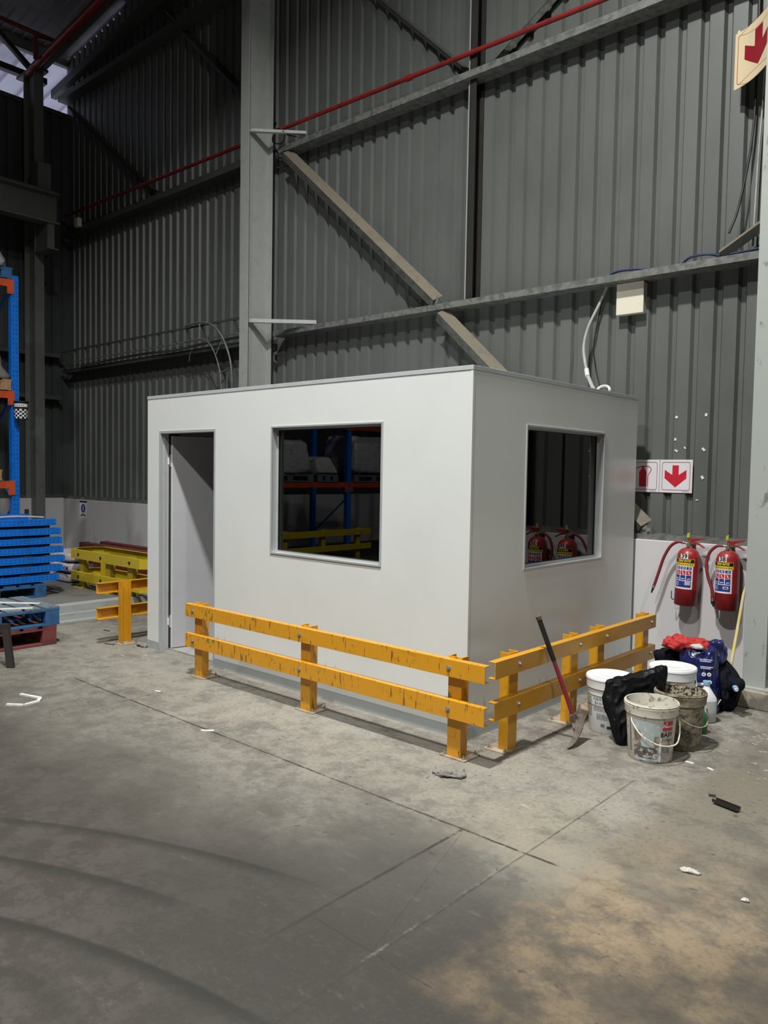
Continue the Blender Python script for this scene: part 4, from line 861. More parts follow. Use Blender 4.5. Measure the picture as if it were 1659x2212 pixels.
for nm, x0, lab in (('fire_arrow_sign', 0.096, 'white sign with a large red down arrow above the extinguishers'), ('extinguisher_sign', -0.196, 'white sign with a red fire extinguisher pictogram, half behind the cabin corner')):
    t = thing(nm, (x0+0.145, 2.735, 1.59), lab, 'sign')
    MB().box(x0, 2.733, 1.587, x0+0.289, 2.739, 1.877, M['sign_white']).build('board', t, bevel=0.001)
    mb = MB(); f = wall_map(x0+0.145, 2.733, 1.732); rrect(mb, f, -0.122, -0.120, 0.122, 0.122, 0.014, 0.0035, M['arrow_red'], 0.0006)
    stroke(mb, f, [(0.055, -0.134), (0.105, -0.134)], 0.003, M['ink']); stroke(mb, f, [(0.108, -0.134), (0.116, -0.134)], 0.005, M['lab_red'])
    mb.build('border', t)
    mb = MB()
    if nm == 'fire_arrow_sign': arrow(mb, f, -0.004, 0.0, 0.93, M['lab_red'], 0.0008)
    else:
        cx = 0.004-0.012
        body = [(cx-0.033, -0.095), (cx+0.033, -0.095), (cx+0.033, 0.030), (cx+0.028, 0.046), (cx+0.016, 0.058), (cx-0.016, 0.058), (cx-0.028, 0.046), (cx-0.033, 0.030)]
        poly(mb, f, body, M['lab_red'], 0.0008); poly(mb, f, [(cx-0.018, 0.061), (cx+0.018, 0.061), (cx+0.018, 0.068), (cx-0.018, 0.068)], M['lab_red'], 0.0008)
        poly(mb, f, [(cx-0.014, 0.071), (cx+0.014, 0.071), (cx+0.012, 0.084), (cx+0.004, 0.092), (cx-0.004, 0.092), (cx-0.012, 0.084)], M['lab_red'], 0.0008)
        stroke(mb, f, [(cx-0.01, 0.083), (cx-0.045, 0.078), (cx-0.075, 0.060)], 0.007, M['lab_red'], 0.0008)
        stroke(mb, f, [(cx+0.01, 0.086), (cx+0.045, 0.087), (cx+0.066, 0.078), (cx+0.076, 0.060), (cx+0.072, 0.042), (cx+0.052, 0.014), (cx+0.047, -0.01), (cx+0.047, -0.09)], 0.006, M['lab_red'], 0.0008)
    mb.build('pictogram', t)
# big bent cream sign high up beside the right column
t = thing('bent_arrow_sign', (0.9, 2.5, 4.85), 'large bent cream sign with a dark red down arrow at the upper right edge', 'sign')
def bend(a, b, l=0):   # a 0..0.46 across, b height
    k = a/0.46; return (0.655+0.44*k, 2.60-0.30*k*k-0.14*k-l, 4.855+b+0.0*k)
mb = MB(); n = 14
for d in (0.0, -0.004):
    vs = [bend(0.46*i/n, b, d) for b in (0, 0.44) for i in range(n+1)]; mb.add(vs, [(i, i+1, n+2+i, n+1+i) for i in range(n)], M['cream'], True)
mb.build('board', t)
mb = MB(); rrect(mb, bend, 0.028, 0.028, 0.432, 0.412, 0.02, 0.004, M['arrow_red'], 0.002)
q = []
def fine_arrow(mb, f, cx, cz, s, m, l):
    def strip(x0, x1, lo, hi, k=8):
        vs = []
        for i in range(k+1):
            x = x0+(x1-x0)*i/k; vs += [f(cx+x*s, cz+lo(x)*s, l), f(cx+x*s, cz+hi(x)*s, l)]
        mb.add(vs, [(2*i, 2*i+2, 2*i+3, 2*i+1) for i in range(k)], m)
    lo = lambda x: -0.103+abs(x)*(0.085/0.103)
    strip(-0.103, -0.03, lo, lambda x: 0.012+(abs(x)-0.03)*(0.048/0.073)); strip(-0.03, 0.03, lo, lambda x: 0.103); strip(0.03, 0.103, lo, lambda x: 0.012+(abs(x)-0.03)*(0.048/0.073))
fine_arrow(mb, bend, 0.235, 0.225, 1.38, M['arrow_red'], 0.003); mb.build('arrow', t)
MB().cyl((0.68, 2.60, 5.307), (0.68, 2.74, 5.307), 0.012, M['brass'], n=8).build('fixing_stud', t)

for (x, z, a, w_, h_) in ((0.228, 2.248, 0.5, 0.022, 0.020), (0.482, 2.26, 0.2, 0.020, 0.026), (0.224, 2.055, 0.1, 0.018, 0.022), (0.235, 1.955, 0.6, 0.030, 0.014), (0.31, 1.98, 1.0, 0.022, 0.010), (0.470, 1.965, 0.8, 0.034, 0.018), (0.468, 1.725, 1.0, 0.030, 0.020), (0.43, 1.53, 0.0, 0.022, 0.008)):
    R_ = Matrix.Rotation(a, 3, 'Y')
    MB().box(x-w_/2, 2.734, z-h_/2, x+w_/2, 2.740, z+h_/2, M['lab_white'], rot=R_, piv=(x, 2.737, z)).build('adhesive_pad', at=(x, 2.737, z), **tags('little white adhesive pad left on the cladding near the fire signs', 'adhesive pad', 'leftover white adhesive pads on the cladding'))

# ------------------------------------------------------------------ fire extinguishers
def extinguisher(cx, num, face, hose, label, tilt=0.0, code=True):
    cy, R, z0, z1 = 2.400, 0.090, 0.668, 1.142
    t = thing('fire_extinguisher', (cx, cy, z0), label, 'fire extinguisher', 'red fire extinguishers on the dado')
    MB().lathe([(0.0, 0.0, M['ext_dark']), (R-0.006, 0.0, M['ext_dark']), (R, 0.006, M['ext_dark']), (R, 0.135, M['ext_dark']), (R, 0.136), (R, 0.385), (R*0.97, 0.415), (R*0.86, 0.442), (R*0.66, 0.462), (R*0.40, 0.474), (R*0.22, 0.478), (0.018, 0.50), (0, 0.50)], (cx, cy, z0), M['ext_red'], n=56).build('cylinder', t, sharp=60)
    mb = MB(); mb.cyl((cx, cy, z1-0.002), (cx, cy, z1+0.018), 0.026, M['brass'], r1=0.020); mb.cyl((cx, cy, z1+0.018), (cx, cy, z1+0.060), 0.014, M['brass'])
    mb.cyl((cx, cy, z1+0.035), (cx-0.050, cy, z1+0.038), 0.010, M['chrome']); mb.cyl((cx, cy, z1+0.02), (cx+0.0, cy-0.035, z1+0.02), 0.012, M['chrome']); mb.build('valve', t)
    mb = MB(); mb.prism([(-0.012, -0.016), (0.022, -0.018), (0.045, -0.012), (0.128, 0.020), (0.128, 0.028), (0.035, 0.012), (-0.004, 0.012)], (cx, cy-0.012, z1+0.068), (cx, cy+0.012, z1+0.068), (1, 0, 0), (0, 0, 1), M['ext_red']); mb.build('squeeze_lever', t, bevel=0.002)
    mb = MB(); mb.prism([(0.0, 0.0), (0.03, 0.004), (0.08, -0.006), (0.126, -0.034), (0.122, -0.044), (0.08, -0.022), (0.03, -0.012), (0.0, -0.012)], (cx, cy-0.011, z1+0.052), (cx, cy+0.011, z1+0.052), (1, 0, 0), (0, 0, 1), M['ext_red']); mb.build('carry_handle', t, bevel=0.002)
    mb = MB(); mb.prism([(-0.012, 0), (0.010, -0.004), (0.012, 0.036), (-0.008, 0.034)], (cx-0.005, cy-0.02, z1+0.090), (cx-0.005, cy-0.023, z1+0.090), (1, 0, 0.3), (0, 0, 1), M['tag_yellow'])
    mb.tube([(cx, cy-0.02, z1+0.09), (cx+0.01, cy-0.02, z1+0.06), (cx+0.035, cy-0.015, z1+0.035), (cx+0.045, cy-0.015, z1+0.05)], 0.0022, M['brass'], n=5); mb.build('safety_tag', t)
    h = MB().tube([(x, cy-0.01*min(1, i), z) for i, (x, z) in enumerate(hose)], 0.0125, M['hose_red'], n=12).build('hose', t)
    a, b = Vector((hose[0][0], cy, hose[0][1])), Vector((hose[1][0], cy, hose[1][1])); MB().cyl((cx-0.046, cy, z1+0.038), a+(b-a).normalized()*0.012, 0.0145, M['chrome']).build('collar', h)
    e = Vector((hose[-1][0], cy-0.01, hose[-1][1])); d = (e-Vector((hose[-2][0], cy-0.01, hose[-2][1]))).normalized()
    mb = MB(); mb.cyl(e-d*0.02, e+d*0.006, 0.014, M['chrome']); mb.cyl(e+d*0.006, e+d*0.05, 0.011, M['gasket'], r1=0.006); mb.build('nozzle', h)
    # printed label
    mb = MB(); W = 0.155; f = cyl_map(cx, cy, 0.809, R, face)
    decal(mb, f, -W/2, 0, W/2, 0.196, M['lab_white'], 0.0004)
    hx_ = W/2-0.012; cw = (2*hx_-0.012)/3
    for j, (b0, b1, mm) in enumerate(((0.160, 0.184, 'lab_blue'), (0.118, 0.152, 'lab_red'), (0.072, 0.114, 'lab_blue'))):
        for k in range(3):
            x0 = -hx_+k*(cw+0.006); decal(mb, f, x0, b0, x0+cw, b1, M[mm], 0.001)
            xc, zc_ = x0+cw/2, (b0+b1)/2
            if j == 0:
                for q in (0.005, -0.002, -0.008): decal(mb, f, xc-0.014+0.004*k, zc_+q, xc+0.012, zc_+q+0.003, M['sign_white'], 0.0016, 2)
            elif j == 1: stroke(mb, f, [(xc-0.008, zc_+0.010), (xc+0.002, zc_+0.004), (xc-0.004, zc_-0.004), (xc+0.010, zc_-0.010)], 0.006, M['sign_white'], 0.0016)
            else: stroke(mb, f, [(xc-0.012, zc_-0.004*k), (xc-0.003, zc_-0.012), (xc+0.004, zc_-0.004), (xc+0.013, zc_-0.010)], 0.006, M['sign_white'], 0.0016)
    decal(mb, f, -hx_, 0.014, hx_, 0.066, M['lab_blue'], 0.001)
    for k in range(6): decal(mb, f, -hx_+0.006, 0.024+k*0.006, -hx_+0.030+0.008*(k % 2), 0.026+k*0.006, M['sign_white'], 0.0016, 2)
    if code:
        for k in range(9): decal(mb, f, 0.018+k*0.0048, 0.034, 0.018+k*0.0048+0.003, 0.064, M['sign_white'], 0.0016, 1)
    else:
        decal(mb, f, 0.012, 0.034, 0.052, 0.054, M['lab_white'], 0.0016); decal(mb, f, 0.018, 0.039, 0.046, 0.049, M['lab_black'], 0.0022)
    mb.build('printed_label', t)
    mb = MB(); W2 = 0.175; f = cyl_map(cx, cy, 0.999, R, face)
    decal(mb, f, -W2/2, 0.0, W2/2, 0.025, M['lab_yellow'], 0.001); decal(mb, f, -W2/2, 0.025, W2/2, 0.058, M['lab_yellow'], 0.0008); decal(mb, f, -W2/2+0.003, 0.026, W2/2-0.003, 0.055, M['lab_black'], 0.0014)
    write(mb, f, 'FIRE RITE', 0.024, 0.0, 0.0405, M['lab_yellow'], 0.0022, shear=0.35, bold=0.001, sx=1.05)
    for k in range(9): decal(mb, f, -0.07+k*0.0165, 0.008, -0.07+k*0.0165+0.010, 0.016, M['ink'], 0.0018, 2)
    mb.build('banner_label', t)
    mb = MB(); f = cyl_map(cx, cy, 1.0585, R*0.995, face+0.03); decal(mb, f, -0.030, 0, 0.030, 0.040, M['lab_white'], 0.002); write(mb, f, num, 0.048, 0, 0.020, M['lab_black'], 0.003, bold=0.0012); mb.build('number_plate', t)
    mb = MB(); mb.tube([(cx-0.06, 2.47, z0+0.01), (cx-0.105, 2.40, z0+0.03), (cx-0.115, 2.39, z0+0.045), (cx-0.118, 2.39, z0+0.10)], 0.004, M['cable'], n=6); mb.cyl((cx-0.1, 2.5, z0+0.06), (cx-0.06, 2.47, z0+0.01), 0.004, M['cable'], n=6)
    mb.box(cx-0.02, 2.47, z1-0.10, cx+0.02, 2.50, z1+0.03, M['black_steel']); mb.build('wall_bracket', t)
    return t
PI = math.pi
e39 = extinguisher(0.487, '39', -PI/2-0.03, [(0.445, 1.182), (0.395, 1.183), (0.335, 1.140), (0.285, 1.040), (0.255, 0.930), (0.232, 0.845), (0.212, 0.775)], 'red fire extinguisher numbered 39 on the dado, hose swung out to the left')
extinguisher(0.815, '38', -PI/2-0.16, [(0.772, 1.180), (0.725, 1.172), (0.672, 1.115), (0.652, 1.020), (0.668, 0.915), (0.702, 0.820), (0.712, 0.730)], 'red fire extinguisher numbered 38, next to the right column', code=False)

e39.rotation_euler.y = 0.032
# ------------------------------------------------------------------ buckets and rubbish at the right
def bucket(c, rt, rb, h, m, label, lid=False, inner=None, rot=0.0, name='bucket'):
    t = thing(name, (c[0], c[1], 0), label, 'bucket', 'plastic buckets by the right column')
    R = lambda z: rb+(rt-rb)*z/h
    pr = [(0.0, 0.004), (rb-0.010, 0.004), (rb-0.004, 0.0), (rb, 0.006), (R(h*0.80), h*0.80), (R(h*0.80)+0.009, h*0.802), (R(h*0.85)+0.010, h*0.90), (rt+0.011, h*0.945), (rt+0.005, h*0.95), (rt+0.005, h*0.963), (rt+0.010, h*0.967), (rt+0.010, h*0.98), (rt+0.004, h*0.984), (rt+0.004, h)]
    im = inner or m
    if lid: pr += [(0.0, h-0.002)]
    else: pr += [(rt-0.002, h), (rt-0.003, h-0.012, im), (R(h*0.5)-0.004, h*0.5, im), (rb-0.004, 0.014, im), (0, 0.014, im)]
    b = MB().lathe(pr, (c[0], c[1], 0.001), m, n=64).build('bucket_body', t, sharp=50)
    if lid:
        MB().lathe([(rt-0.03, h-0.003), (rt-0.012, h+0.002), (rt+0.008, h+0.003), (rt+0.013, h-0.004), (rt+0.013, h*0.955), (rt+0.006, h*0.95)], (c[0], c[1], 0.001), m, n=64).build('lid', t, sharp=50)
        MB().lathe([(0, h+0.0005), (rt*0.55, h+0.0005), (rt*0.58, h+0.003), (rt*0.62, h+0.0005), (rt-0.025, h-0.0005), (rt-0.02, h+0.001)], (c[0], c[1], 0.001), m, n=64).build('lid_disc', t)
    return t, b, R
def handle(t, c, pts, m, r=0.0045): return MB().tube(pts, r, m, n=8).build('handle', t)
def lines(mb, f, a0, a1, z0, z1, m, step=0.010, hh=0.004, l=0.0008, seed=1):
    rr = random.Random(seed); z = z1-step
    while z > z0:
        a = a0
        while a < a1-0.008:
            w_ = rr.uniform(0.008, 0.03); decal(mb, f, a, z, min(a+w_, a1), z+hh, m, l, 2); a += w_+0.004
        z -= step
# 1 dirty white bucket in front
c = (0.995, 0.555); h = 0.352
t, b, R = bucket(c, 0.152, 0.130, h, M['bucket_dirty'], 'dirty white open paint bucket with a red label, frontmost of the buckets', inner=M['bucket_dirty'])
view = math.atan2(CAM[1]-c[1], CAM[0]-c[0])
f = cyl_map(c[0], c[1], 0.0, 0.131, view, (0.152-0.130)/h)
mb = MB(); mg = M['grey_print']
decal(mb, f, -0.095, 0.015, 0.055, 0.262, mg, 0.0004)
decal(mb, f, -0.092, 0.10, -0.052, 0.195, M['brown_print'], 0.0008); decal(mb, f, 0.020, 0.10, 0.045, 0.17, M['brown_print'], 0.0008)
decal(mb, f, -0.095, 0.03, 0.040, 0.10, M['dark_print'], 0.0008)
for k in range(13): decal(mb, f, -0.132, 0.055+k*0.0155, -0.117, 0.064+k*0.0155, M['ink'], 0.0008, 1)
decal(mb, f, 0.050, 0.015, 0.060, 0.16, M['lab_white'], 0.0012, 1)
decal(mb, f, 0.062, 0.205, 0.130, 0.262, M['wear_red'], 0.0012); write(mb, f, 'Plascon', 0.022, 0.096, 0.232, M['lab_white'], 0.0022, bold=0.0006)
write(mb, f, 'EASY', 0.036, 0.094, 0.180, M['lab_black'], 0.0016, bold=0.001); write(mb, f, 'LIVING', 0.031, 0.094, 0.146, M['ink'], 0.0016)
decal(mb, f, 0.062, 0.110, 0.128, 0.116, M['ink'], 0.0012); lines(mb, f, 0.062, 0.120, 0.06, 0.108, M['ink'], seed=5)
mb.build('paper_label', b)
hv = lambda a, z, rr: (c[0]+rr*math.cos(view+a), c[1]+rr*math.sin(view+a), z)
handle(t, c, [hv(-0.80, 0.262, 0.158), hv(-0.70, 0.235, 0.163), hv(-0.30, 0.175, 0.172), hv(0.15, 0.138, 0.178), hv(0.55, 0.125, 0.180), hv(0.98, 0.130, 0.178), hv(1.28, 0.175, 0.172), hv(1.42, 0.235, 0.166), hv(1.40, 0.262, 0.160)], M['bucket_dirty'])
# 2 mortar bucket
c2 = (1.046, 0.882); h2 = 0.362
t, b, R = bucket(c2, 0.152, 0.128, h2, M['bucket_brown'], 'mortar-crusted brown open bucket behind the dirty white bucket', inner=M['crust'])
v2 = math.atan2(CAM[1]-c2[1], CAM[0]-c2[0]); f = cyl_map(c2[0], c2[1], 0.0, 0.130, v2, 0.024/h2)
mb = MB()
for a, z in ((0.035, 0.130), (0.045, 0.112), (0.048, 0.082), (0.100, 0.115)): poly(mb, f, [(a+0.008*math.cos(q*0.7), z+0.008*math.sin(q*0.7)) for q in range(9)], M['ink'], 0.0012)
mb.build('printed_marks', b)
hv = lambda a, z, rr: (c2[0]+rr*math.cos(v2+a), c2[1]+rr*math.sin(v2+a), z)
handle(t, c2, [hv(-0.45, 0.262, 0.158), hv(-0.1, 0.232, 0.162), hv(0.35, 0.190, 0.170), hv(0.75, 0.170, 0.176), hv(1.15, 0.175, 0.174), hv(1.42, 0.215, 0.168), hv(1.48, 0.262, 0.160)], M['bucket_brown'])
# 3 white lidded bucket, left
c3 = (0.575, 0.868); h3 = 0.372
t, b, R = bucket(c3, 0.150, 0.135, h3, M['bucket_white'], 'white lidded bucket with small printed text next to the pickaxe', lid=True)
v3 = math.atan2(CAM[1]-c3[1], CAM[0]-c3[0]); f = cyl_map(c3[0], c3[1], 0.0, 0.1355, v3, 0.015/h3)
mb = MB()
decal(mb, f, -0.20, 0.248, 0.10, 0.252, M['lab_black'], 0.0008); decal(mb, f, -0.20, 0.182, 0.10, 0.1855, M['lab_black'], 0.0008)
lines(mb, f, -0.19, -0.125, 0.10, 0.245, M['ink'], seed=2); lines(mb, f, -0.11, 0.02, 0.222, 0.246, M['ink'], seed=3); lines(mb, f, -0.10, 0.02, 0.192, 0.216, M['ink'], 0.008, 0.003, seed=4)
lines(mb, f, -0.11, 0.0, 0.145, 0.180, M['ink'], 0.007, 0.0028, seed=6); lines(mb, f, -0.085, 0.02, 0.090, 0.138, M['ink'], 0.006, 0.0025, seed=7)
decal(mb, f, -0.055, 0.050, -0.030, 0.068, M['ink'], 0.0012); stroke(mb, f, [(-0.095, 0.218), (-0.095, 0.19), (0.03, 0.19), (0.03, 0.218), (-0.095, 0.218)], 0.0018, M['ink'], 0.0008)
decal(mb, f, -0.015, 0.040, 0.02, 0.058, M['lab_black'], 0.0012)
mb.build('printed_text', b)
# 4 white lidded bucket, rear
c4 = (0.800, 1.375); h4 = 0.385
t, b, R = bucket(c4, 0.150, 0.135, h4, M['bucket_white'], 'white lidded bucket with a small red logo square, behind the mortar bucket', lid=True)
v4 = math.atan2(CAM[1]-c4[1], CAM[0]-c4[0]); f = cyl_map(c4[0], c4[1], 0.0, 0.136, v4, 0.015/h4)
mb = MB(); decal(mb, f, -0.012, 0.252, 0.034, 0.304, M['lab_red'], 0.001); write(mb, f, 'n', 0.040, 0.008, 0.270, M['lab_white'], 0.002, bold=0.002)
stroke(mb, f, [(0.005, 0.296), (0.026, 0.296), (0.026, 0.270)], 0.006, M['lab_white'], 0.0018); mb.build('logo_square', b)
hv = lambda a, z, rr: (c4[0]+rr*math.cos(v4+a), c4[1]+rr*math.sin(v4+a), z)
handle(t, c4, [hv(1.2, 0.340, 0.162), hv(1.25, 0.28, 0.166), hv(1.0, 0.225, 0.17), hv(0.6, 0.19, 0.172), hv(0.0, 0.17, 0.174), hv(-0.6, 0.19, 0.172)], M['bucket_white'], 0.004)
# jug
t = thing('plastic_jug', (0.987, 1.522, 0), 'milky white plastic jug with a pale blue cap, half full, behind the mortar bucket', 'jug')
mb = MB(); rows = [(0.0, 0.052, 0.052), (0.006, 0.062, 0.060), (0.09, 0.066, 0.062), (0.155, 0.066, 0.062), (0.18, 0.062, 0.056), (0.215, 0.045, 0.040), (0.242, 0.026, 0.024), (0.252, 0.022, 0.022), (0.27, 0.021, 0.021)]
def jugrows(rows, z_lo, z_hi, m):
    mb = MB(); vs = []; rs = [r for r in rows if z_lo <= r[0] <= z_hi]; nn = 40; ra = Matrix.Rotation(v4+0.5, 3, 'Z')
    for z, a, b_ in rs:
        for k in range(nn):
            th = 2*PI*k/nn; e = 0.6 if z < 0.2 else 1.0
            x = math.copysign(abs(math.cos(th))**e, math.cos(th))*a; y = math.copysign(abs(math.sin(th))**e, math.sin(th))*b_
            vs.append(Vector((0.987, 1.522, z+0.001))+ra@Vector((x, y, 0)))
    mb.add(vs, [(j*nn+k, j*nn+(k+1) % nn, (j+1)*nn+(k+1) % nn, (j+1)*nn+k) for j in range(len(rs)-1) for k in range(nn)], m, True)
    mb.add(vs, [tuple(range(nn))[::-1]], m); return mb
jugrows(rows, 0, 0.155, M['jug_low']).build('filled_part', t, sharp=70); jugrows(rows, 0.155, 1, M['jug']).build('upper_part', t, sharp=70)
MB().cyl((0.987, 1.522, 0.262), (0.987, 1.522, 0.286), 0.026, M['cap_blue'], n=24).build('cap', t, bevel=0.002)
MB().tube([(0.967, 1.502, 0.262), (0.935, 1.472, 0.262), (0.925, 1.467, 0.235), (0.930, 1.470, 0.19), (0.945, 1.480, 0.165)], 0.011, M['jug'], n=10).build('handle', t)
# green bottle
t = thing('green_bottle', (1.06, 1.235, 0), 'dark green bottle squeezed between mortar bucket and plastic jug', 'bottle')
MB().lathe([(0, 0.0), (0.036, 0.0), (0.040, 0.006), (0.040, 0.105), (0.034, 0.13), (0.018, 0.15), (0.015, 0.17), (0, 0.17)], (1.06, 1.235, 0.001), M['green'], n=28).build('bottle_body', t)
MB().cyl((1.06, 1.235, 0.172), (1.06, 1.235, 0.19), 0.017, M['green'], n=20).build('cap', t)

# black film bag draped between the buckets
def drape(name, rings, m, nu=110, sub=10, amp=0.012, seed=0, exp=0.7, **tg):
    """rings: (z, cx, cy, half long, half short, angle)"""
    mb = MB(); vs = []; K = []
    for i in range(len(rings)-1):
        for k in range(sub):
            tt = k/sub; K.append(tuple(rings[i][j]*(1-tt)+rings[i+1][j]*tt for j in range(6+(len(rings[0]) > 6))))
    K.append(rings[-1]); N = len(K)
    for i, q in enumerate(K):
        z, cx, cy, a, b_, an = q[:6]; tl = q[6] if len(q) > 6 else 0
        for k in range(nu):
            th = 2*PI*k/nu; x = math.copysign(abs(math.cos(th))**exp, math.cos(th)); y = math.sin(th)
            n1 = noise.noise(Vector((x*2.2+seed, y*1.4, z*9))); n2 = 1-2*abs(noise.noise(Vector((th*1.1+seed, z*5, seed+z*3))))
            q1 = 1-2*abs(noise.noise(Vector((x*3.1+seed, y*2+z*6, z*11+seed)))); q2 = 1-2*abs(noise.noise(Vector((x*7+seed, y*5-z*14, z*7))))
            rr = 1+amp*5*n1+amp*2*q2; off = amp*(n2-0.5)+amp*1.1*(q1*q1-0.4)+amp*0.45*q2
            px, py = x*a*rr, y*(b_+off); 
            p = Vector((cx+px*math.cos(an)-py*math.sin(an), cy+px*math.sin(an)+py*math.cos(an), z+tl*x+amp*(0.8*noise.noise(Vector((x*3, y*3+seed, 2.0)))+0.5*noise.noise(Vector((x*8, y*8+seed, z*10))))))
            p.z = max(p.z, 0.001); vs.append(p)
    mb.add(vs, [(i*nu+k, i*nu+(k+1) % nu, (i+1)*nu+(k+1) % nu, (i+1)*nu+k) for i in range(N-1) for k in range(nu)], m, True)
    mb.add(vs, [tuple(range(nu))[::-1], tuple((N-1)*nu+k for k in range(nu))], m)
    return mb.build(name, at=(rings[0][1], rings[0][2], 0), sharp=80, **tg)
AN = math.radians(46)
drape('black_film', [(0.0, 0.818, 0.680, 0.095, 0.030, AN, 0.0), (0.03, 0.815, 0.680, 0.105, 0.036, AN, 0.0), (0.12, 0.800, 0.695, 0.13, 0.042, AN, 0.0), (0.20, 0.788, 0.725, 0.165, 0.046, AN, 0.0), (0.29, 0.785, 0.770, 0.198, 0.050, AN, 0.010), (0.39, 0.788, 0.792, 0.200, 0.044, AN, 0.033), (0.425, 0.788, 0.797, 0.198, 0.038, AN, 0.044), (0.438, 0.788, 0.799, 0.188, 0.020, AN, 0.048)], M['film'], amp=0.013, seed=4,
      **tags('crumpled black plastic film standing between the white lidded and dirty buckets', 'plastic film'))
# navy printed sack with red cloth
o = drape('navy_sack', [(0.0, 0.865, 1.75, 0.12, 0.09, 0.3), (0.03, 0.865, 1.75, 0.13, 0.10, 0.3), (0.22, 0.85, 1.76, 0.135, 0.10, 0.3), (0.38, 0.835, 1.78, 0.135, 0.10, 0.3), (0.45, 0.83, 1.79, 0.13, 0.085, 0.3), (0.475, 0.835, 1.80, 0.09, 0.05, 0.3)], M['navy'], amp=0.014, seed=9, **tags('upright navy blue printed plastic sack of rubbish beside the column', 'sack'))
mb = MB(); vb = math.atan2(CAM[1]-1.79, CAM[0]-0.885); f = lambda a, b, l=0: (0.917+a*math.cos(vb+PI/2)+(0.012+l)*math.cos(vb), 1.658+a*math.sin(vb+PI/2)+(0.012+l)*math.sin(vb), b)
for z, a0, a1 in ((0.405, -0.03, 0.055), (0.392, -0.03, 0.045), (0.352, -0.025, 0.06), (0.341, -0.025, 0.045)): decal(mb, f, a0, z, a1, z+0.006, M['lab_white'], 0.002, 3)
for a, z in ((0.0, 0.300), (0.036, 0.302), (0.012, 0.245), (0.042, 0.247)): poly(mb, f, [(a+0.015*math.cos(q*0.63), z+0.015*math.sin(q*0.63)) for q in range(10)], M['lab_white'], 0.003); stroke(mb, f, [(a-0.006, z), (a+0.006, z)], 0.006, M['lab_black'], 0.004)
mb.build('printed_marks', o)
sack(0.745, 1.76, 0.430, 0.30, 0.18, 0.085, M['red_cloth'], 'red_cloth', seed=21, rot=0.5, p=0.85, amp=0.026, fr=13, nu=90, nv=50, **tags('crumpled red cloth lying on top of the navy sack', 'cloth'))
sack(0.915, 1.90, 0.335, 0.15, 0.14, 0.17, M['navy'], 'plastic_wrap', seed=33, p=0.8, amp=0.02, fr=8, **tags('folded-over dark blue plastic bunched behind the navy sack', 'plastic film'))
sack(0.84, 1.70, 0.465, 0.09, 0.05, 0.03, M['sack'], 'crumpled_paper', seed=14, p=0.9, amp=0.012, fr=16, **tags('scrap of pale crumpled paper in the mouth of the navy sack', 'paper'))
sack(0.61, 1.84, 0.28, 0.24, 0.20, 0.12, M['black_cloth'], 'black_bag', seed=17, p=0.8, amp=0.02, fr=8, **tags('black cloth bulging under the red cloth behind the rear white bucket', 'cloth'))
# black rubbish bag against the column plinth
drape('rubbish_bag', [(0.0, 0.99, 1.93, 0.05, 0.06, 0.2), (0.05, 0.99, 1.92, 0.08, 0.09, 0.2), (0.14, 0.99, 1.92, 0.10, 0.10, 0.2), (0.22, 0.985, 1.91, 0.115, 0.09, 0.25), (0.28, 0.965, 1.92, 0.09, 0.07, 0.3), (0.36, 0.94, 1.94, 0.04, 0.04, 0.3)], M['black_cloth'], amp=0.02, seed=13, **tags('black cloth bag slumped between the navy sack and the column plinth', 'bag'))
sack(1.10, 1.80, 0.185, 0.11, 0.10, 0.085, M['black_cloth'], 'cloth_bundle', seed=27, p=0.8, amp=0.014, fr=11, **tags('knot of black cloth poking out to the right of the black bag', 'cloth'))
t = thing('pale_blue_bottle', (1.14, 1.76, 0.19), 'small pale blue bottle end sticking out of the black bag', 'bottle')
MB().cyl((1.10, 1.765, 0.225), (1.128, 1.712, 0.218), 0.020, M['cap_blue'], r1=0.018, n=20).build('bottle_body', t, bevel=0.003)
MB().cyl((1.128, 1.712, 0.218), (1.135, 1.700, 0.216), 0.012, M['lab_white'], n=16).build('cap', t)
MB().cyl((0.97, 1.66, 0.006), (1.00, 1.79, 0.10), 0.004, M['bright'], n=8).build('thin_rod', at=(0.94, 1.68, 0.0), **tags('thin pale rod leaning out beneath the black bag', 'rod'))
# stick leaning on the dado by the column
t = thing('wooden_stick', (0.985, 2.02, 0.23), 'yellow and white painted wooden stick leaning against the dado by the column', 'stick')
MB().tube([(0.955, 2.04, 0.10), (0.963, 2.13, 0.36), (0.972, 2.22, 0.62), (0.978, 2.27, 0.78), (0.983, 2.30, 0.885)], lambda q: 0.0125 if q < 0.85 else 0.0125-(q-0.85)*0.07, M['stick'], n=10).build('shaft', t)
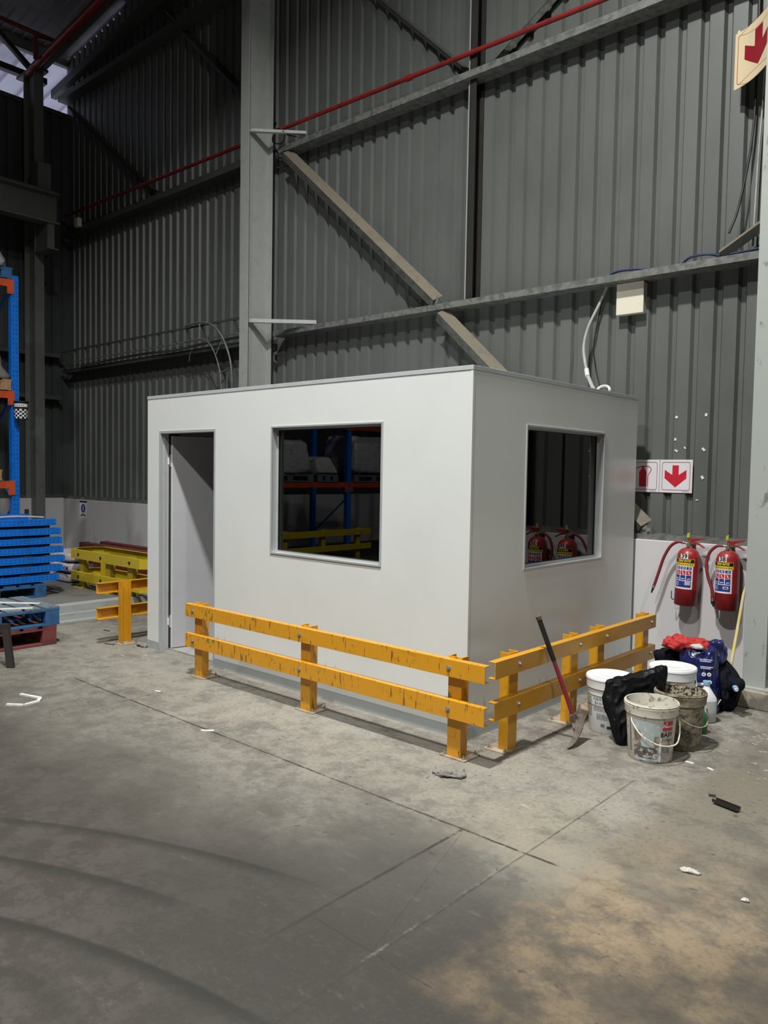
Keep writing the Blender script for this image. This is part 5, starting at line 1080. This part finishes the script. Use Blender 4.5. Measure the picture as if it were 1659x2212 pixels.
# pickaxe leaning on the side railing
t = thing('pickaxe', (0.56, 0.47, 0), 'rusty pickaxe with a red and black handle leaning on the side railing', 'pickaxe')
HB, HT = Vector((0.522, 0.505, 0.10)), Vector((0.358, 0.262, 0.823))
H = lambda q: HB+(HT-HB)*q
MB().tube([H(0.0), H(0.1), H(0.35), H(0.62)], lambda q: 0.020-0.006*min(1, q*1.6), M['pick_red'], n=12).build('red_grip_shaft', t)
MB().tube([H(0.60), H(0.8), H(0.975)], 0.0165, M['black'], n=12).build('black_grip', t)
MB().tube([H(0.97), H(0.99), H(1.0)], 0.0185, M['rust'], n=12, sub=2).build('end_knob', t)
mb = MB()
tip, eye, up_ = Vector((0.570, 0.300, 0.008)), Vector((0.520, 0.480, 0.085)), Vector((0.605, 0.53, 0.262))
def blade(pts, wds, ths, nrm):
    vs = []; n = len(pts)
    for i, p in enumerate(pts):
        d = (pts[min(i+1, n-1)]-pts[max(i-1, 0)]).normalized(); s_ = d.cross(nrm).normalized(); q = s_.cross(d).normalized()
        vs += [p+s_*wds[i]+q*ths[i], p-s_*wds[i]+q*ths[i], p-s_*wds[i]-q*ths[i], p+s_*wds[i]-q*ths[i]]
    fs = [(4*i+k, 4*i+(k+1) % 4, 4*i+4+(k+1) % 4, 4*i+4+k) for i in range(n-1) for k in range(4)]
    mb.add(vs, fs+[(3, 2, 1, 0), tuple(4*(n-1)+k for k in range(4))], M['rust'])
cv = (Vector(CAM)-eye).normalized()
blade([tip, Vector((0.574, 0.335, 0.022)), Vector((0.574, 0.38, 0.045)), Vector((0.565, 0.43, 0.070)), Vector((0.553, 0.475, 0.098))], [0.005, 0.012, 0.016, 0.019, 0.026], [0.004, 0.008, 0.011, 0.013, 0.018], cv)
blade([Vector((0.560, 0.455, 0.080)), Vector((0.550, 0.485, 0.110)), Vector((0.547, 0.505, 0.145)), Vector((0.552, 0.515, 0.180)), Vector((0.560, 0.52, 0.208))], [0.020, 0.027, 0.030, 0.034, 0.040], [0.016, 0.016, 0.011, 0.007, 0.004], cv)
blade([HB+(HT-HB)*0.11, HB+(HT-HB)*0.03, Vector((0.548, 0.478, 0.088))], [0.020, 0.030, 0.030], [0.018, 0.022, 0.018], cv)
mb.cyl(HB-(HT-HB)*0.04, HB+(HT-HB)*0.06, 0.034, M['rust'], r1=0.024, n=14)
mb.build('pick_head', t, bevel=0.003)

# ------------------------------------------------------------------ small debris on the floor
def chip(name, x, y, l, w_, a, m, label, cat='debris', hh=0.004, curl=0.0):
    R_ = Matrix.Rotation(a, 3, 'Z'); mb = MB(); mb.box(x-l/2, y-w_/2, 0.0005, x+l/2, y+w_/2, hh, m, rot=R_, piv=(x, y, 0)); return mb.build(name, at=(x, y, 0), **tags(label, cat))
mb = MB(); 
for a, b in (((-2.99, -1.56), (-2.79, -1.50)), ((-2.79, -1.50), (-2.72, -1.55)), ((-2.72, -1.55), (-2.70, -1.66)), ((-2.70, -1.66), (-2.80, -1.74))):
    d = Vector((b[0]-a[0], b[1]-a[1], 0)).normalized(); nn = Vector((-d.y, d.x, 0))
    mb.prism([(-0.012, 0), (0.012, 0), (0.012, 0.012), (-0.012, 0.012)], (*a, 0.001), (*b, 0.001), nn, (0, 0, 1), M['offcut'])
mb.build('bent_strip', at=(-2.8, -1.6, 0), **tags('bent white trim strip lying on the floor at the left', 'offcut'))
chip('white_chip', -1.32, -1.06, 0.085, 0.022, 0.75, M['offcut'], 'white chip on the floor joint left of centre', 'offcut')
chip('white_chip', -2.36, -0.78, 0.05, 0.018, 0.3, M['offcut'], 'white chip on the floor left of the front railing', 'offcut')
chip('white_flake', 1.215, 0.62, 0.05, 0.018, -0.1, M['offcut'], 'white flake right in front of the mortar bucket', 'offcut')
chip('white_flake', 1.345, 0.60, 0.045, 0.016, -0.5, M['offcut'], 'white flake right of the dirty white bucket', 'offcut')
mb = MB(); mb.prism(C_prof(0.035, 0.018, 0.002), (1.53, 0.12, 0.011), (1.665, 0.085, 0.011), (0, 0, 1), (0.3, 0.95, 0), M['black_steel']); mb.build('channel_offcut', at=(1.6, 0.1, 0), **tags('short black channel offcut on the floor at the right', 'offcut'))
chip('black_scrap', 1.49, 0.21, 0.035, 0.03, 0.4, M['black_steel'], 'tiny black scrap beside the black channel offcut')
chip('dark_scrap', -4.75, 0.1, 0.10, 0.02, 0.1, M['black_steel'], 'dark sliver on the floor between pallets and side railing')
chip('dark_scrap', -4.13, -0.21, 0.12, 0.02, 0.3, M['black_steel'], 'dark crumpled sliver by the foot of the left railing post')
sack(0.285, -0.545, 0.0005, 0.17, 0.11, 0.024, M['rubble'], 'plaster_lump', seed=41, p=0.8, amp=0.02, fr=22, rot=0.4, **tags('grey crumpled lump of plaster on the floor in front of the railing corner', 'rubble'))
sack(1.71, -0.70, 0.0005, 0.08, 0.03, 0.009, M['crumb'], 'plaster_crumb', seed=44, p=0.8, amp=0.008, fr=30, rot=0.2, **tags('white plaster crumb on the brown floor area, the larger of two', 'rubble'))
sack(1.965, -0.78, 0.0005, 0.026, 0.024, 0.010, M['crumb'], 'plaster_crumb', seed=46, p=0.8, amp=0.006, fr=40, **tags('small white crumb on the brown floor near the right edge', 'rubble'))
sack(-3.83, -0.03, 0.0005, 0.16, 0.07, 0.03, M['rubble'], 'crumpled_bag', seed=48, p=0.8, amp=0.012, fr=22, **tags('crumpled scrap of bag by the left foot of the cabin', 'rubble'))
